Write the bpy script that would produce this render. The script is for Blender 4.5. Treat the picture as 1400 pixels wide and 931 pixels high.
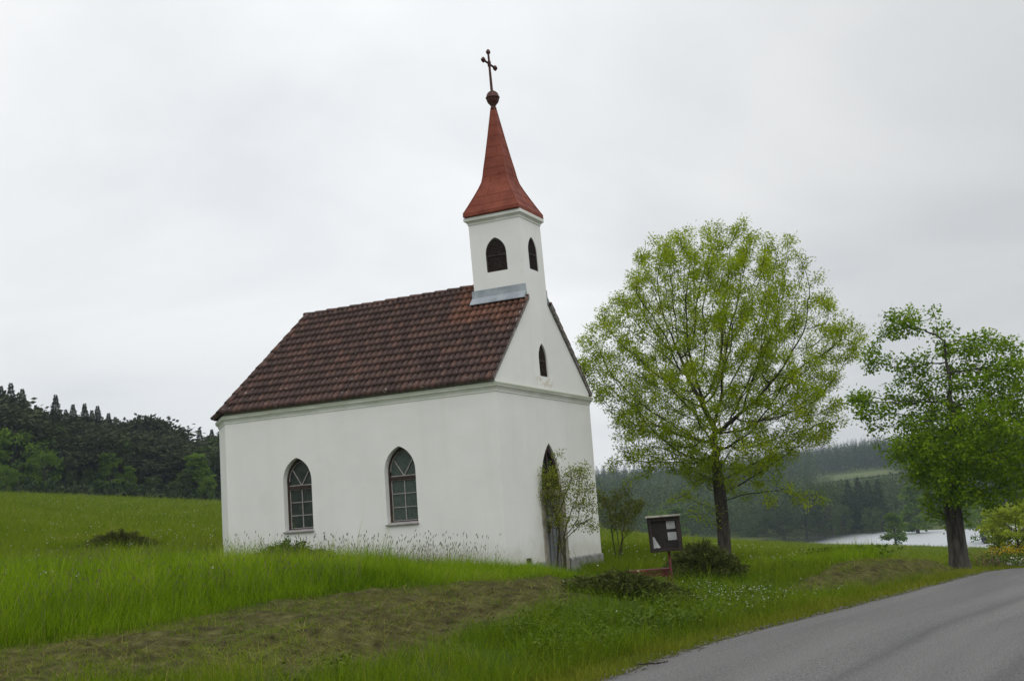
import bpy, math, random
import numpy as np
from mathutils import Vector, Matrix
from mathutils.geometry import tessellate_polygon

for o in list(bpy.data.objects):
    bpy.data.objects.remove(o, do_unlink=True)
S = bpy.context.scene
COL = S.collection
rng = np.random.default_rng(7)
random.seed(7)

# ------------------------------------------------------------------ camera
FPX, YAW, PITCH, ROLL = 1598.78, -0.4346, 0.1512, -0.0724
CAM = np.array([10.9816, -22.625, 0.9935])
_f = np.array([math.sin(YAW)*math.cos(PITCH), math.cos(YAW)*math.cos(PITCH), math.sin(PITCH)])
_r = np.cross(_f, [0, 0, 1.0]); _r /= np.linalg.norm(_r)
_u = np.cross(_r, _f)
_c, _s = math.cos(ROLL), math.sin(ROLL)
RGT, UPV = _c*_r + _s*_u, -_s*_r + _c*_u
cd = bpy.data.cameras.new('camera')
cd.sensor_width = 36.0
cd.lens = FPX/1400*36.0
cd.clip_start, cd.clip_end = 0.1, 5000
cam = bpy.data.objects.new('camera', cd); COL.objects.link(cam)
M4 = Matrix.Identity(4)
for i in range(3):
    M4[i][0], M4[i][1], M4[i][2], M4[i][3] = RGT[i], UPV[i], -_f[i], CAM[i]
cam.matrix_world = M4
S.camera = cam

# ------------------------------------------------------------------ light, sky, exposure
S.render.engine = 'CYCLES'
S.view_settings.view_transform = 'Standard'
S.view_settings.look = 'None'
S.view_settings.gamma = 1
S.view_settings.use_curve_mapping = False
S.view_settings.exposure = 0.2
S.cycles.max_bounces = 6
S.cycles.diffuse_bounces = 3
S.cycles.glossy_bounces = 2
S.cycles.transmission_bounces = 3
S.cycles.transparent_max_bounces = 4
S.cycles.volume_bounces = 0
S.cycles.use_denoising = True
SUN_EL, SUN_AZ = math.radians(56), math.radians(138)   # azimuth clockwise from +Y
sd = bpy.data.lights.new('sun', 'SUN')
sd.energy = 1.1; sd.angle = math.radians(70); sd.color = (1.0, 0.97, 0.93)
sun = bpy.data.objects.new('sun', sd); COL.objects.link(sun)
sdir = Vector((math.sin(SUN_AZ)*math.cos(SUN_EL), math.cos(SUN_AZ)*math.cos(SUN_EL), math.sin(SUN_EL)))
sun.rotation_euler = sdir.to_track_quat('Z', 'Y').to_euler()

wd = bpy.data.worlds.new('World'); S.world = wd; wd.use_nodes = True
nt = wd.node_tree
def N(nt, typ, **kw):
    n = nt.nodes.new(typ)
    for k, v in kw.items():
        if k in n.inputs.keys() if isinstance(k, str) else False:
            n.inputs[k].default_value = v
        else:
            setattr(n, k, v)
    return n
bg = nt.nodes['Background']
bg.inputs['Strength'].default_value = 0.1
sky = nt.nodes.new('ShaderNodeTexSky'); sky.sky_type = 'NISHITA'
sky.sun_disc = False; sky.sun_elevation = SUN_EL; sky.sun_rotation = SUN_AZ
tc = nt.nodes.new('ShaderNodeTexCoord')
sep = nt.nodes.new('ShaderNodeSeparateXYZ'); nt.links.new(tc.outputs['Generated'], sep.inputs[0])
den = N(nt, 'ShaderNodeMath', operation='MAXIMUM'); nt.links.new(sep.outputs[2], den.inputs[0]); den.inputs[1].default_value = 0.0
den2 = N(nt, 'ShaderNodeMath', operation='ADD'); nt.links.new(den.outputs[0], den2.inputs[0]); den2.inputs[1].default_value = 0.28
cb = nt.nodes.new('ShaderNodeCombineXYZ')
for i in (0, 1):
    dv = N(nt, 'ShaderNodeMath', operation='DIVIDE'); nt.links.new(sep.outputs[i], dv.inputs[0]); nt.links.new(den2.outputs[0], dv.inputs[1]); nt.links.new(dv.outputs[0], cb.inputs[i])
cl = nt.nodes.new('ShaderNodeTexNoise'); cl.inputs['Scale'].default_value = 1.15; cl.inputs['Detail'].default_value = 6; cl.inputs['Roughness'].default_value = 0.5
cl.inputs['Distortion'].default_value = 0.4
nt.links.new(cb.outputs[0], cl.inputs['Vector'])
cr = nt.nodes.new('ShaderNodeValToRGB')
cr.color_ramp.elements[0].position = 0.32; cr.color_ramp.elements[0].color = (0.71, 0.735, 0.755, 1)
cr.color_ramp.elements[1].position = 0.68; cr.color_ramp.elements[1].color = (0.97, 0.975, 0.975, 1)
nt.links.new(cl.outputs['Fac'], cr.inputs['Fac'])
# the cloud deck is thinner (brighter) over the chapel and thicker to the right, low down
dot = N(nt, 'ShaderNodeVectorMath', operation='DOT_PRODUCT')
nt.links.new(tc.outputs['Generated'], dot.inputs[0]); dot.inputs[1].default_value = (-0.42, 0.80, 0.42)
mr = nt.nodes.new('ShaderNodeMapRange'); mr.inputs['From Min'].default_value = 0.84; mr.inputs['From Max'].default_value = 1.0
mr.inputs['To Min'].default_value = 8.6; mr.inputs['To Max'].default_value = 10.3
nt.links.new(dot.outputs['Value'], mr.inputs['Value'])
dot2 = N(nt, 'ShaderNodeVectorMath', operation='DOT_PRODUCT')
nt.links.new(tc.outputs['Generated'], dot2.inputs[0]); dot2.inputs[1].default_value = (0.07, 0.982, 0.175)
mr2 = nt.nodes.new('ShaderNodeMapRange'); mr2.interpolation_type = 'SMOOTHSTEP'; mr2.inputs['From Min'].default_value = 0.86; mr2.inputs['From Max'].default_value = 1.0
mr2.inputs['To Min'].default_value = 1.0; mr2.inputs['To Max'].default_value = 0.78
nt.links.new(dot2.outputs['Value'], mr2.inputs['Value'])
sc0 = N(nt, 'ShaderNodeMath', operation='MULTIPLY'); nt.links.new(mr.outputs[0], sc0.inputs[0]); nt.links.new(mr2.outputs[0], sc0.inputs[1])
mr = sc0
sc = N(nt, 'ShaderNodeVectorMath', operation='SCALE'); nt.links.new(cr.outputs['Color'], sc.inputs[0]); nt.links.new(mr.outputs[0], sc.inputs['Scale'])
mx = nt.nodes.new('ShaderNodeMix'); mx.data_type = 'RGBA'; mx.inputs['Factor'].default_value = 0.96
nt.links.new(sky.outputs[0], mx.inputs['A']); nt.links.new(sc.outputs[0], mx.inputs['B'])
nt.links.new(mx.outputs['Result'], bg.inputs['Color'])

# ------------------------------------------------------------------ pixel / world helpers (photo pixels 1400 x 931)
def ray(px, py):
    d = RGT*((px-700)/FPX) + UPV*((465.5-py)/FPX) + _f
    return d/np.hypot(d[0], d[1])
def at_dist(px, py, D):
    return CAM + D*ray(px, py)
def azim(px):
    d = ray(px, 700); return math.atan2(d[0], d[1])

# ------------------------------------------------------------------ numeric noise
_perm = np.random.default_rng(3).random((256, 256))
def vnoise(x, y):
    xi, yi = np.floor(x).astype(int), np.floor(y).astype(int)
    xf, yf = x-xi, y-yi
    u, v = xf*xf*(3-2*xf), yf*yf*(3-2*yf)
    g = lambda a, b: _perm[a % 256, b % 256]
    return (g(xi, yi)*(1-u)+g(xi+1, yi)*u)*(1-v) + (g(xi, yi+1)*(1-u)+g(xi+1, yi+1)*u)*v
def fbm(x, y, o=3):
    r, a, t = 0, 1.0, 0
    for k in range(o):
        r = r + a*vnoise(x*2**k+17*k, y*2**k+31*k); t += a; a *= 0.5
    return r/t
def sstep(a, b, x):
    t = np.clip((x-a)/(b-a), 0, 1); return t*t*(3-2*t)

# ------------------------------------------------------------------ terrain
ROADP = np.array([(-2.0, -70, -.9), (3.0, -40, -.75), (5.35, -20, -.66), (6.46, -11.5, -.65), (6.88, -7.8, -.65), (7.42, -5.3, -.66), (8.02, -1.9, -.71),
                  (8.42, 3.3, -.89), (8.60, 11.28, -1.27), (8.86, 15.8, -1.54), (9.45, 19.8, -1.79), (12.5, 26.5, -2.3), (19, 33, -2.8),
                  (32, 40, -3.5), (60, 48, -4.6), (110, 54, -6.0)])
ROADW = 6.2
def catmull(P, n):
    P = np.asarray(P, float); out = []
    Q = np.vstack([2*P[0]-P[1], P, 2*P[-1]-P[-2]])
    for i in range(1, len(Q)-2):
        for t in np.linspace(0, 1, n, endpoint=False):
            a, b, c, d = Q[i-1], Q[i], Q[i+1], Q[i+2]
            out.append(.5*((2*b)+(c-a)*t+(2*a-5*b+4*c-d)*t*t+(3*b-a-3*c+d)*t**3))
    out.append(P[-1]); return np.array(out)
ROADC = catmull(ROADP, 14)
_tan = np.gradient(ROADC[:, :2], axis=0); _tan /= np.linalg.norm(_tan, axis=1)[:, None]
def road_sd(x, y):
    """signed distance from the left road edge (positive = grass side) and the road height there"""
    x = np.atleast_1d(x).astype(float); y = np.atleast_1d(y).astype(float)
    sd = np.empty_like(x); rz = np.empty_like(x); ry = np.empty_like(x)
    for i in range(0, len(x), 20000):
        dx = x[i:i+20000, None]-ROADC[None, :, 0]; dy = y[i:i+20000, None]-ROADC[None, :, 1]
        k = np.argmin(dx*dx+dy*dy, axis=1); r = np.arange(len(k))
        ddx, ddy = dx[r, k], dy[r, k]
        t = _tan[k]
        along = ddx*t[:, 0]+ddy*t[:, 1]
        left = -ddx*t[:, 1]+ddy*t[:, 0]
        far = np.hypot(ddx, ddy)
        sd[i:i+20000] = np.where(np.abs(along) > 3, np.sign(left)*far, left)
        rz[i:i+20000] = ROADC[k, 2]; ry[i:i+20000] = ROADC[k, 1]
    return sd, rz, ry
CTRL = np.array([(0, 0, -.2), (-7.3, 0, .34), (-3.6, 0, .06), (0, 5.5, -.36), (0, 2.7, -.36), (1.5, 2.6, -.42), (2.0, 9.65, -.73), (4.4, .45, -.73), (3, 3.5, -.62), (2.9, 2.1, -.66),
                 (-1, -12, -.2), (.9, -13.7, -.42), (-.35, -8.6, 0), (1.45, -5, .0), (2.2, -2.5, -.10), (4, -11.4, -.46), (4, -7.6, -.36), (3.4, -3.4, -.24), (3.6, -1.0, -.52), (5, 7, -.9),
                 (6.4, 7, -.93), (7.4, 17.2, -1.66), (6.6, 12, -1.22), (4, 15, -1.18), (0, 15, -.62), (-8, 8, .5), (-12, -2, .6), (-6, -5, .34), (-10, -10, .4), (-4, -14, .0), (-14, 4, .9),
                 (0, 20, -.8), (-4, -20, -.1), (2, -20, -.45), (-18, -8, .9), (-18, 12, 1.2), (-8, 18, .4), (4, 24, -1.3), (-3.5, -3.2, .14), (-10, -6, .45), (6, 2.5, -.78), (1.3, 0.2, -.33)])
def _tps(r2):
    return 0.5*r2*np.log(r2+1e-9)
_n = len(CTRL)
_K = _tps(((CTRL[:, None, :2]-CTRL[None, :, :2])**2).sum(2)) + np.eye(_n)*0.6
_Pm = np.hstack([np.ones((_n, 1)), CTRL[:, :2]])
_A = np.vstack([np.hstack([_K, _Pm]), np.hstack([_Pm.T, np.zeros((3, 3))])])
_w = np.linalg.solve(_A, np.concatenate([CTRL[:, 2], np.zeros(3)]))
def near_z(x, y):
    out = np.empty(len(x))
    for i in range(0, len(x), 40000):
        r2 = (x[i:i+40000, None]-CTRL[None, :, 0])**2+(y[i:i+40000, None]-CTRL[None, :, 1])**2
        out[i:i+40000] = _tps(r2)@_w[:_n]+_w[_n]+_w[_n+1]*x[i:i+40000]+_w[_n+2]*y[i:i+40000]
    return out
# far relief: one height profile (distance, z) per direction, given by the photo column it lies under
DK = np.array([0, 30, 60, 100, 150, 200, 225, 250, 300, 320, 350, 420, 520, 650, 800, 950, 1500], float)
FAR = {-400: [1.5, 1.4, 3.4, 7.0, 11.5, 15, 17, 20, 26, 28, 31, 37, 42, 45, 46, 46, 46],
       0: [.6, .6, 2.4, 5.2, 8.2, 13.2, 16, 18.5, 23, 25, 27, 32, 37, 40, 42, 42, 42],
       150: [.5, .5, 1.9, 4.3, 7.0, 10.5, 12.5, 14.5, 18, 19, 21, 25, 30, 34, 36, 36, 36],
       300: [.4, .4, 1.5, 3.4, 5.6, 8, 9.0, 10, 12, 13, 14, 18, 24, 30, 33, 33, 33],
       560: [0, 0, .4, 1.0, 1.6, 1.0, .5, 0, -1, -1, -1, 3, 10, 22, 28, 28, 28],
       820: [-.4, -.4, -.72, -1.0, -1.2, -3.0, -4, -5, -6.5, -7, -6.5, -4, 2, 9, 14, 17, 17],
       930: [-.6, -.65, -1.15, -1.8, -3.1, -5.2, -6, -7, -8.0, -8.0, -7, -4, 2, 9, 14, 17, 17],
       1020: [-.8, -.85, -1.5, -2.5, -4.2, -5.9, -6.6, -7.5, -8.7, -8.9, -8.4, -5, 1, 8, 14, 18, 18],
       1060: [-.9, -.95, -1.75, -2.9, -4.5, -6.0, -7.5, -8.9, -10.4, -10.2, -8.8, -6, 0, 8, 15, 19, 19],
       1130: [-1.1, -1.15, -2.3, -3.6, -5.2, -7.0, -8.0, -9.5, -11, -10.2, -8.3, -6, 1, 10.2, 18, 22, 22],
       1210: [-1.2, -1.25, -2.6, -4.15, -6.0, -7.8, -8.7, -9.6, -11, -9.6, -8.0, -4, 4, 11.0, 20, 24, 24],
       1290: [-1.3, -1.35, -2.8, -4.5, -6.7, -8.6, -9.5, -11, -10.6, -8.7, -7.5, -3, 4, 11.0, 19, 23, 23],
       1350: [-1.4, -1.45, -2.9, -4.7, -7.1, -9.0, -10, -11, -9.6, -8.6, -7.0, -2, 5, 12, 19, 23, 23],
       1430: [-1.5, -1.5, -2.9, -4.8, -7.2, -9.0, -10, -11, -9.6, -8.6, -7.0, -2, 5, 12, 19, 23, 23],
       1800: [-1.2, -1.2, -2.4, -4.8, -7.2, -9.0, -10, -11, -9.6, -8.6, -7.0, -2, 5, 12, 19, 23, 23]}
_fx = sorted(FAR); _faz = np.array([azim(p) for p in _fx]); _ftab = np.array([FAR[p] for p in _fx])
def far_z(x, y):
    dx, dy = x-CAM[0], y-CAM[1]
    D = np.hypot(dx, dy); az = np.arctan2(dx, dy)
    i = np.clip(np.searchsorted(_faz, az)-1, 0, len(_faz)-2)
    t = np.clip((az-_faz[i])/(_faz[i+1]-_faz[i]), 0, 1)
    j = np.clip(np.searchsorted(DK, D)-1, 0, len(DK)-2)
    u = np.clip((D-DK[j])/(DK[j+1]-DK[j]), 0, 1)
    g = lambda a, b: _ftab[a, b]
    return (g(i, j)*(1-t)+g(i+1, j)*t)*(1-u)+(g(i, j+1)*(1-t)+g(i+1, j+1)*t)*u
def zones(x, y, sd):
    """0..1 weight of the mown hay strip at a point, and of the tall grass"""
    wob = (fbm(x*.7, y*.7)-.5)*1.5
    st = np.interp(y, [-30, -13, -8.6, -5, -2.5, -.8], [8.6, 7.8, 7.1, 5.9, 5.2, 4.2])
    sm = np.interp(y, [-30, -13, -11, -7.6, -3.5, -.8], [3.0, 2.9, 2.7, 3.1, 3.6, 4.0])
    on = 1-sstep(-1.4, -.2, y)
    mown = sstep(sm-.25, sm+.3, sd+wob*.5)*(1-sstep(st-.25, st+.25, sd+wob*.35))*on
    # low-left corner of the strip has grown back
    mown = mown*(1-.75*sstep(.5, .9, sstep(-10.5, -13.5, y)*(1-sstep(4.2, 6.2, sd+wob))))
    b = sstep(-1.2, 1.0, y)*(1-sstep(19, 22, y))
    mown2 = b*sstep(.62, .85, sd+wob*.2)*(1-sstep(2.5, 3.0, sd+wob*.3))
    return np.clip(mown+mown2, 0, 1), st, sm
def ground_z(x, y):
    x = np.atleast_1d(np.asarray(x, float)); y = np.atleast_1d(np.asarray(y, float))
    D = np.hypot(x-CAM[0], y-CAM[1])
    z = far_z(x, y)
    m = D < 66
    if m.any():
        zn = near_z(x[m], y[m]); k = sstep(30, 62, D[m])
        z[m] = zn*(1-k)+z[m]*k
        z[m] += (fbm(x[m]*.9, y[m]*.9, 2)-.5)*.10*(1-k)
    m = D < 220
    if m.any():
        sd, rz, ry = road_sd(x[m], y[m])
        zz = z[m]
        bw = np.interp(ry, [-14, -3, 0, 6, 20, 40], [3.9, 3.5, 3.0, 1.5, 2.0, 10])
        k = np.where(sd >= 0, sstep(.35, bw, sd), sstep(ROADW+.4, ROADW+7, -sd))
        base = rz-.03-np.where((sd < -.15) & (sd > -ROADW+.15), .06, 0)
        mz = zones(x[m], y[m], sd)[0]
        lump = np.where(sd > .3, (fbm(x[m]*2.6, y[m]*2.6, 2)-.5)*(.07+.13*mz)+(np.abs(fbm(x[m]*5+7, y[m]*5, 2)-.5)-.12)*.16*mz, 0)
        rise = .31*sstep(-.5, 6, ry)*(1-sstep(11.5, 15.5, ry))*sstep(.75, 1.6, sd)*(1-sstep(2.5, 5.2, sd))
        z[m] = base*(1-k)+zz*k+lump+rise
    return z
def gz(x, y):
    return float(ground_z([x], [y])[0])
def on_ground(px, py, dmax=400):
    D = np.geomspace(8, dmax, 1500); r = ray(px, py)
    P = CAM[None]+D[:, None]*r[None]
    g = ground_z(P[:, 0], P[:, 1])
    k = np.argmax(P[:, 2] < g)
    return np.array([P[k, 0], P[k, 1], g[k]])

# ------------------------------------------------------------------ materials
def new_mat(name):
    m = bpy.data.materials.new(name); m.use_nodes = True
    b = m.node_tree.nodes['Principled BSDF']
    return m, m.node_tree, b
def noise_mat(name, c1, c2, scale=8, rough=.8, detail=5, bump=0., bscale=None, lo=.35, hi=.65, spec=.3, metallic=0., coord='Object', stretch=None):
    m, t, b = new_mat(name)
    tcn = t.nodes.new('ShaderNodeTexCoord')
    src = tcn.outputs[coord]
    if stretch:
        mp = t.nodes.new('ShaderNodeMapping'); mp.inputs['Scale'].default_value = stretch
        t.links.new(src, mp.inputs['Vector']); src = mp.outputs[0]
    n = t.nodes.new('ShaderNodeTexNoise'); n.inputs['Scale'].default_value = scale; n.inputs['Detail'].default_value = detail
    t.links.new(src, n.inputs['Vector'])
    r = t.nodes.new('ShaderNodeValToRGB')
    r.color_ramp.elements[0].position = lo; r.color_ramp.elements[0].color = (*c1, 1)
    r.color_ramp.elements[1].position = hi; r.color_ramp.elements[1].color = (*c2, 1)
    t.links.new(n.outputs['Fac'], r.inputs['Fac']); t.links.new(r.outputs['Color'], b.inputs['Base Color'])
    b.inputs['Roughness'].default_value = rough; b.inputs['Metallic'].default_value = metallic
    b.inputs['Specular IOR Level'].default_value = spec
    if bump:
        n2 = t.nodes.new('ShaderNodeTexNoise'); n2.inputs['Scale'].default_value = bscale or scale*4; n2.inputs['Detail'].default_value = 4
        t.links.new(src, n2.inputs['Vector'])
        bp = t.nodes.new('ShaderNodeBump'); bp.inputs['Strength'].default_value = bump; bp.inputs['Distance'].default_value = .02
        t.links.new(n2.outputs['Fac'], bp.inputs['Height']); t.links.new(bp.outputs['Normal'], b.inputs['Normal'])
    return m
def leaf_mat(name, stops, transl=.35, rough=.6, spec=.08):
    spec = min(spec, .10)
    """colour by the per-leaf 'tint' attribute; thin leaves let light through"""
    m, t, b = new_mat(name)
    a = t.nodes.new('ShaderNodeAttribute'); a.attribute_name = 'tint'
    r = t.nodes.new('ShaderNodeValToRGB')
    els = r.color_ramp.elements
    while len(els) < len(stops): els.new(.5)
    for e, (p, c) in zip(els, stops):
        e.position = p; e.color = (*c, 1)
    t.links.new(a.outputs['Fac'], r.inputs['Fac'])
    t.links.new(r.outputs['Color'], b.inputs['Base Color'])
    b.inputs['Roughness'].default_value = rough; b.inputs['Specular IOR Level'].default_value = spec
    if transl > 0:
        tr = t.nodes.new('ShaderNodeBsdfTranslucent'); t.links.new(r.outputs['Color'], tr.inputs['Color'])
        mxs = t.nodes.new('ShaderNodeMixShader'); mxs.inputs[0].default_value = transl
        out = t.nodes['Material Output']
        t.links.new(b.outputs[0], mxs.inputs[1]); t.links.new(tr.outputs[0], mxs.inputs[2]); t.links.new(mxs.outputs[0], out.inputs['Surface'])
    return m

# ------------------------------------------------------------------ object helpers
def tag(o, label=None, cat=None, group=None, kind=None):
    if label: o['label'] = label
    if cat: o['category'] = cat
    if group: o['group'] = group
    if kind: o['kind'] = kind
    return o
def link(o, parent=None):
    COL.objects.link(o)
    if parent is not None: o.parent = parent
    return o
def thing(name, label, cat, loc=(0, 0, 0), rz=0, group=None):
    o = bpy.data.objects.new(name, None); o.empty_display_size = .2
    o.location = loc; o.rotation_euler = (0, 0, rz)
    link(o); return tag(o, label, cat, group)
def np_mesh(name, V, F, mat=None, smooth=False, tint=None, uv=None, extra=None):
    """V (n,3); F (m,k) with k 3 or 4"""
    V = np.asarray(V, np.float32); F = np.asarray(F, np.int32); k = F.shape[1]
    me = bpy.data.meshes.new(name)
    me.vertices.add(len(V)); me.vertices.foreach_set('co', V.ravel())
    me.loops.add(F.size); me.loops.foreach_set('vertex_index', F.ravel())
    me.polygons.add(len(F)); me.polygons.foreach_set('loop_start', np.arange(0, F.size, k, dtype=np.int32))
    if smooth: me.polygons.foreach_set('use_smooth', np.ones(len(F), bool))
    if tint is not None:
        a = me.attributes.new('tint', 'FLOAT', 'POINT'); a.data.foreach_set('value', np.asarray(tint, np.float32))
    for nm, arr in (extra or {}).items():
        a = me.attributes.new(nm, 'FLOAT', 'POINT'); a.data.foreach_set('value', np.asarray(arr, np.float32))
    if uv is not None:
        l = me.uv_layers.new(name='UVMap'); l.data.foreach_set('uv', np.asarray(uv, np.float32)[F.ravel()].ravel())
    if mat: me.materials.append(mat)
    me.update(calc_edges=True)
    return me
def obj(name, me, parent=None, loc=(0, 0, 0)):
    o = bpy.data.objects.new(name, me); o.location = loc
    return link(o, parent)
class MB:
    """collects polygons, then links them as one mesh object"""
    def __init__(s): s.V, s.F = [], []
    def add(s, V, F):
        o = len(s.V); s.V += [tuple(map(float, v)) for v in V]; s.F += [tuple(i+o for i in f) for f in F]
    def box(s, lo, hi, fn=None):
        x0, y0, z0 = lo; x1, y1, z1 = hi
        V = [(x0, y0, z0), (x1, y0, z0), (x1, y1, z0), (x0, y1, z0), (x0, y0, z1), (x1, y0, z1), (x1, y1, z1), (x0, y1, z1)]
        if fn: V = [fn(*v) for v in V]
        s.add(V, [(0, 3, 2, 1), (4, 5, 6, 7), (0, 1, 5, 4), (1, 2, 6, 5), (2, 3, 7, 6), (3, 0, 4, 7)])
    def tube(s, pts, rad, k=8, caps=True):
        pts = [np.asarray(p, float) for p in pts]; n = len(pts)
        rad = [rad]*n if np.isscalar(rad) else rad
        V, F = [], []
        d0 = pts[1]-pts[0]
        a = np.cross(d0, [0, 0, 1.0])
        if np.linalg.norm(a) < 1e-4: a = np.array([1.0, 0, 0])
        for i in range(n):
            d = pts[min(i+1, n-1)]-pts[max(i-1, 0)]; d /= np.linalg.norm(d)
            a = a-d*np.dot(a, d); a /= np.linalg.norm(a); b = np.cross(d, a)
            for j in range(k):
                t = 2*math.pi*j/k
                V.append(pts[i]+rad[i]*(math.cos(t)*a+math.sin(t)*b))
        for i in range(n-1):
            for j in range(k):
                F.append((i*k+j, i*k+(j+1) % k, (i+1)*k+(j+1) % k, (i+1)*k+j))
        if caps:
            F.append(tuple(range(k-1, -1, -1))); F.append(tuple((n-1)*k+j for j in range(k)))
        s.add(V, F)
    def lathe(s, c, prof, k=16):
        c = np.asarray(c, float); V, F = [], []
        for r, z in prof:
            for j in range(k):
                t = 2*math.pi*j/k; V.append(c+(r*math.cos(t), r*math.sin(t), z))
        for i in range(len(prof)-1):
            for j in range(k):
                F.append((i*k+j, i*k+(j+1) % k, (i+1)*k+(j+1) % k, (i+1)*k+j))
        s.add(V, F)
    def build(s, name, mat, parent=None, smooth=False, loc=(0, 0, 0), bevel=0):
        me = bpy.data.meshes.new(name); me.from_pydata(s.V, [], s.F)
        if mat: me.materials.append(mat)
        if smooth: me.polygons.foreach_set('use_smooth', [True]*len(me.polygons))
        me.update()
        o = obj(name, me, parent, loc)
        if bevel:
            b = o.modifiers.new('bevel', 'BEVEL'); b.width = bevel; b.segments = 2; b.limit_method = 'ANGLE'
        return o
def copy_tree(o, parent=None):
    c = o.copy(); COL.objects.link(c)
    if parent is not None: c.parent = parent
    for ch in list(o.children): copy_tree(ch, c)
    return c
def unit(a):
    return a/np.maximum(np.linalg.norm(a, axis=-1, keepdims=True), 1e-9)

# ------------------------------------------------------------------ ground sheet
def axis_pts(lo, hi, f0, f1, h, g):
    a = list(np.arange(f0, f1+1e-6, h)); x, st = f1, h
    while x < hi: st = max(h, g*(x-f1+h/g)); x += st; a.append(min(x, hi))
    x = f0
    while x > lo: st = max(h, g*(f0-x+h/g)); x -= st; a.insert(0, max(x, lo))
    return np.array(a)
gx = axis_pts(CAM[0]-1000, CAM[0]+1000, -8, 12, .25, .03)
gy = axis_pts(CAM[1]-1000, CAM[1]+1000, -16, 18, .25, .03)
GX, GY = np.meshgrid(gx, gy); nx, ny = len(gx), len(gy)
fx_, fy_ = GX.ravel(), GY.ravel()
GZ = ground_z(fx_, fy_)
gsd, grz, gry = road_sd(fx_, fy_)
gm, _, _ = zones(fx_, fy_, gsd)
gm = gm*(np.hypot(fx_-CAM[0], fy_-CAM[1]) < 60)
gD = np.hypot(fx_-CAM[0], fy_-CAM[1])
idx = np.arange(nx*ny).reshape(ny, nx)
GF = np.stack([idx[:-1, :-1], idx[:-1, 1:], idx[1:, 1:], idx[1:, :-1]], -1).reshape(-1, 4)
verge = (1-sstep(.5, 1.2, gsd))*(gsd > -1)*(gD < 80)
grit = (1-sstep(.02, .30, gsd+(fbm(fx_*3, fy_*3)-.5)*.3))*(gD < 120)
m, t, b = new_mat('ground')
tcn = t.nodes.new('ShaderNodeTexCoord')
def nz(scale, detail=5):
    n = t.nodes.new('ShaderNodeTexNoise'); n.inputs['Scale'].default_value = scale; n.inputs['Detail'].default_value = detail
    t.links.new(tcn.outputs['Object'], n.inputs['Vector']); return n
def ramp(src, stops):
    r = t.nodes.new('ShaderNodeValToRGB'); els = r.color_ramp.elements
    while len(els) < len(stops): els.new(.5)
    for e, (p, c) in zip(els, stops): e.position = p; e.color = (*c, 1)
    t.links.new(src, r.inputs['Fac']); return r.outputs['Color']
def mixc(f, a, b_):
    x = t.nodes.new('ShaderNodeMix'); x.data_type = 'RGBA'
    t.links.new(f, x.inputs['Factor']); t.links.new(a, x.inputs['A']); t.links.new(b_, x.inputs['B']); return x.outputs['Result']
def attr(nm):
    a = t.nodes.new('ShaderNodeAttribute'); a.attribute_name = nm; return a.outputs['Fac']
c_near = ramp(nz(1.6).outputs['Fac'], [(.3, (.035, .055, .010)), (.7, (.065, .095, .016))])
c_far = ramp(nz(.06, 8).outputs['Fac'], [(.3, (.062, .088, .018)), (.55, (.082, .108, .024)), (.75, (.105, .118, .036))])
c_mow = ramp(nz(5, 8).outputs['Fac'], [(.3, (.028, .023, .010)), (.48, (.062, .056, .020)), (.72, (.115, .115, .038))])
c_grit = ramp(nz(30, 6).outputs['Fac'], [(.3, (.07, .062, .05)), (.7, (.18, .165, .14))])
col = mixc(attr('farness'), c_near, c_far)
col = mixc(attr('mown'), col, c_mow)
col = mixc(attr('grit'), col, c_grit)
t.links.new(col, b.inputs['Base Color']); b.inputs['Roughness'].default_value = .95; b.inputs['Specular IOR Level'].default_value = .1
bp = t.nodes.new('ShaderNodeBump'); bp.inputs['Strength'].default_value = .6; bp.inputs['Distance'].default_value = .05
t.links.new(nz(9, 6).outputs['Fac'], bp.inputs['Height']); t.links.new(bp.outputs['Normal'], b.inputs['Normal'])
MAT_GROUND = m
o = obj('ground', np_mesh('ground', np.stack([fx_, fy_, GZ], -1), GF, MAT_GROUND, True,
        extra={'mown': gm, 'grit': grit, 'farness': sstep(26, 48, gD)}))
tag(o, kind='structure')

# ------------------------------------------------------------------ road
ed = ROADC[(ROADC[:, 1] > -45)]
RC = catmull(ed, 3); RT = np.gradient(RC[:, :2], axis=0); RT /= np.linalg.norm(RT, axis=1)[:, None]
cs = np.linspace(0, 1, 15)
V = []
for i, (p, tt) in enumerate(zip(RC, RT)):
    wob = (float(fbm(np.array([p[0]*1.3]), np.array([p[1]*1.3]))[0])-.5)*.22
    for k, c in enumerate(cs):
        w = c*ROADW + (wob if k == 0 else 0)
        V.append((p[0]+tt[1]*w, p[1]-tt[0]*w, p[2]+.012+.05*(1-(2*c-1)**2)-(.03 if k in (0, 14) else 0)))
n = len(cs)
F = [(i*n+k, (i+1)*n+k, (i+1)*n+k+1, i*n+k+1) for i in range(len(RC)-1) for k in range(n-1)]
F = [f[::-1] for f in F]
arc = np.concatenate([[0], np.cumsum(np.linalg.norm(np.diff(RC[:, :2], axis=0), axis=1))])
uv = np.array([(c*ROADW, a) for a in arc for c in cs])
m, t, b = new_mat('asphalt')
tcn = t.nodes.new('ShaderNodeTexCoord')
fine = ramp(nz(70, 3).outputs['Fac'], [(.34, (.060, .059, .058)), (.66, (.222, .220, .215))])
uvn = t.nodes.new('ShaderNodeUVMap')
sp = t.nodes.new('ShaderNodeSeparateXYZ'); t.links.new(uvn.outputs[0], sp.inputs[0])
mp = t.nodes.new('ShaderNodeMapping'); mp.inputs['Scale'].default_value = (.9, .06, 1); t.links.new(uvn.outputs[0], mp.inputs[0])
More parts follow.
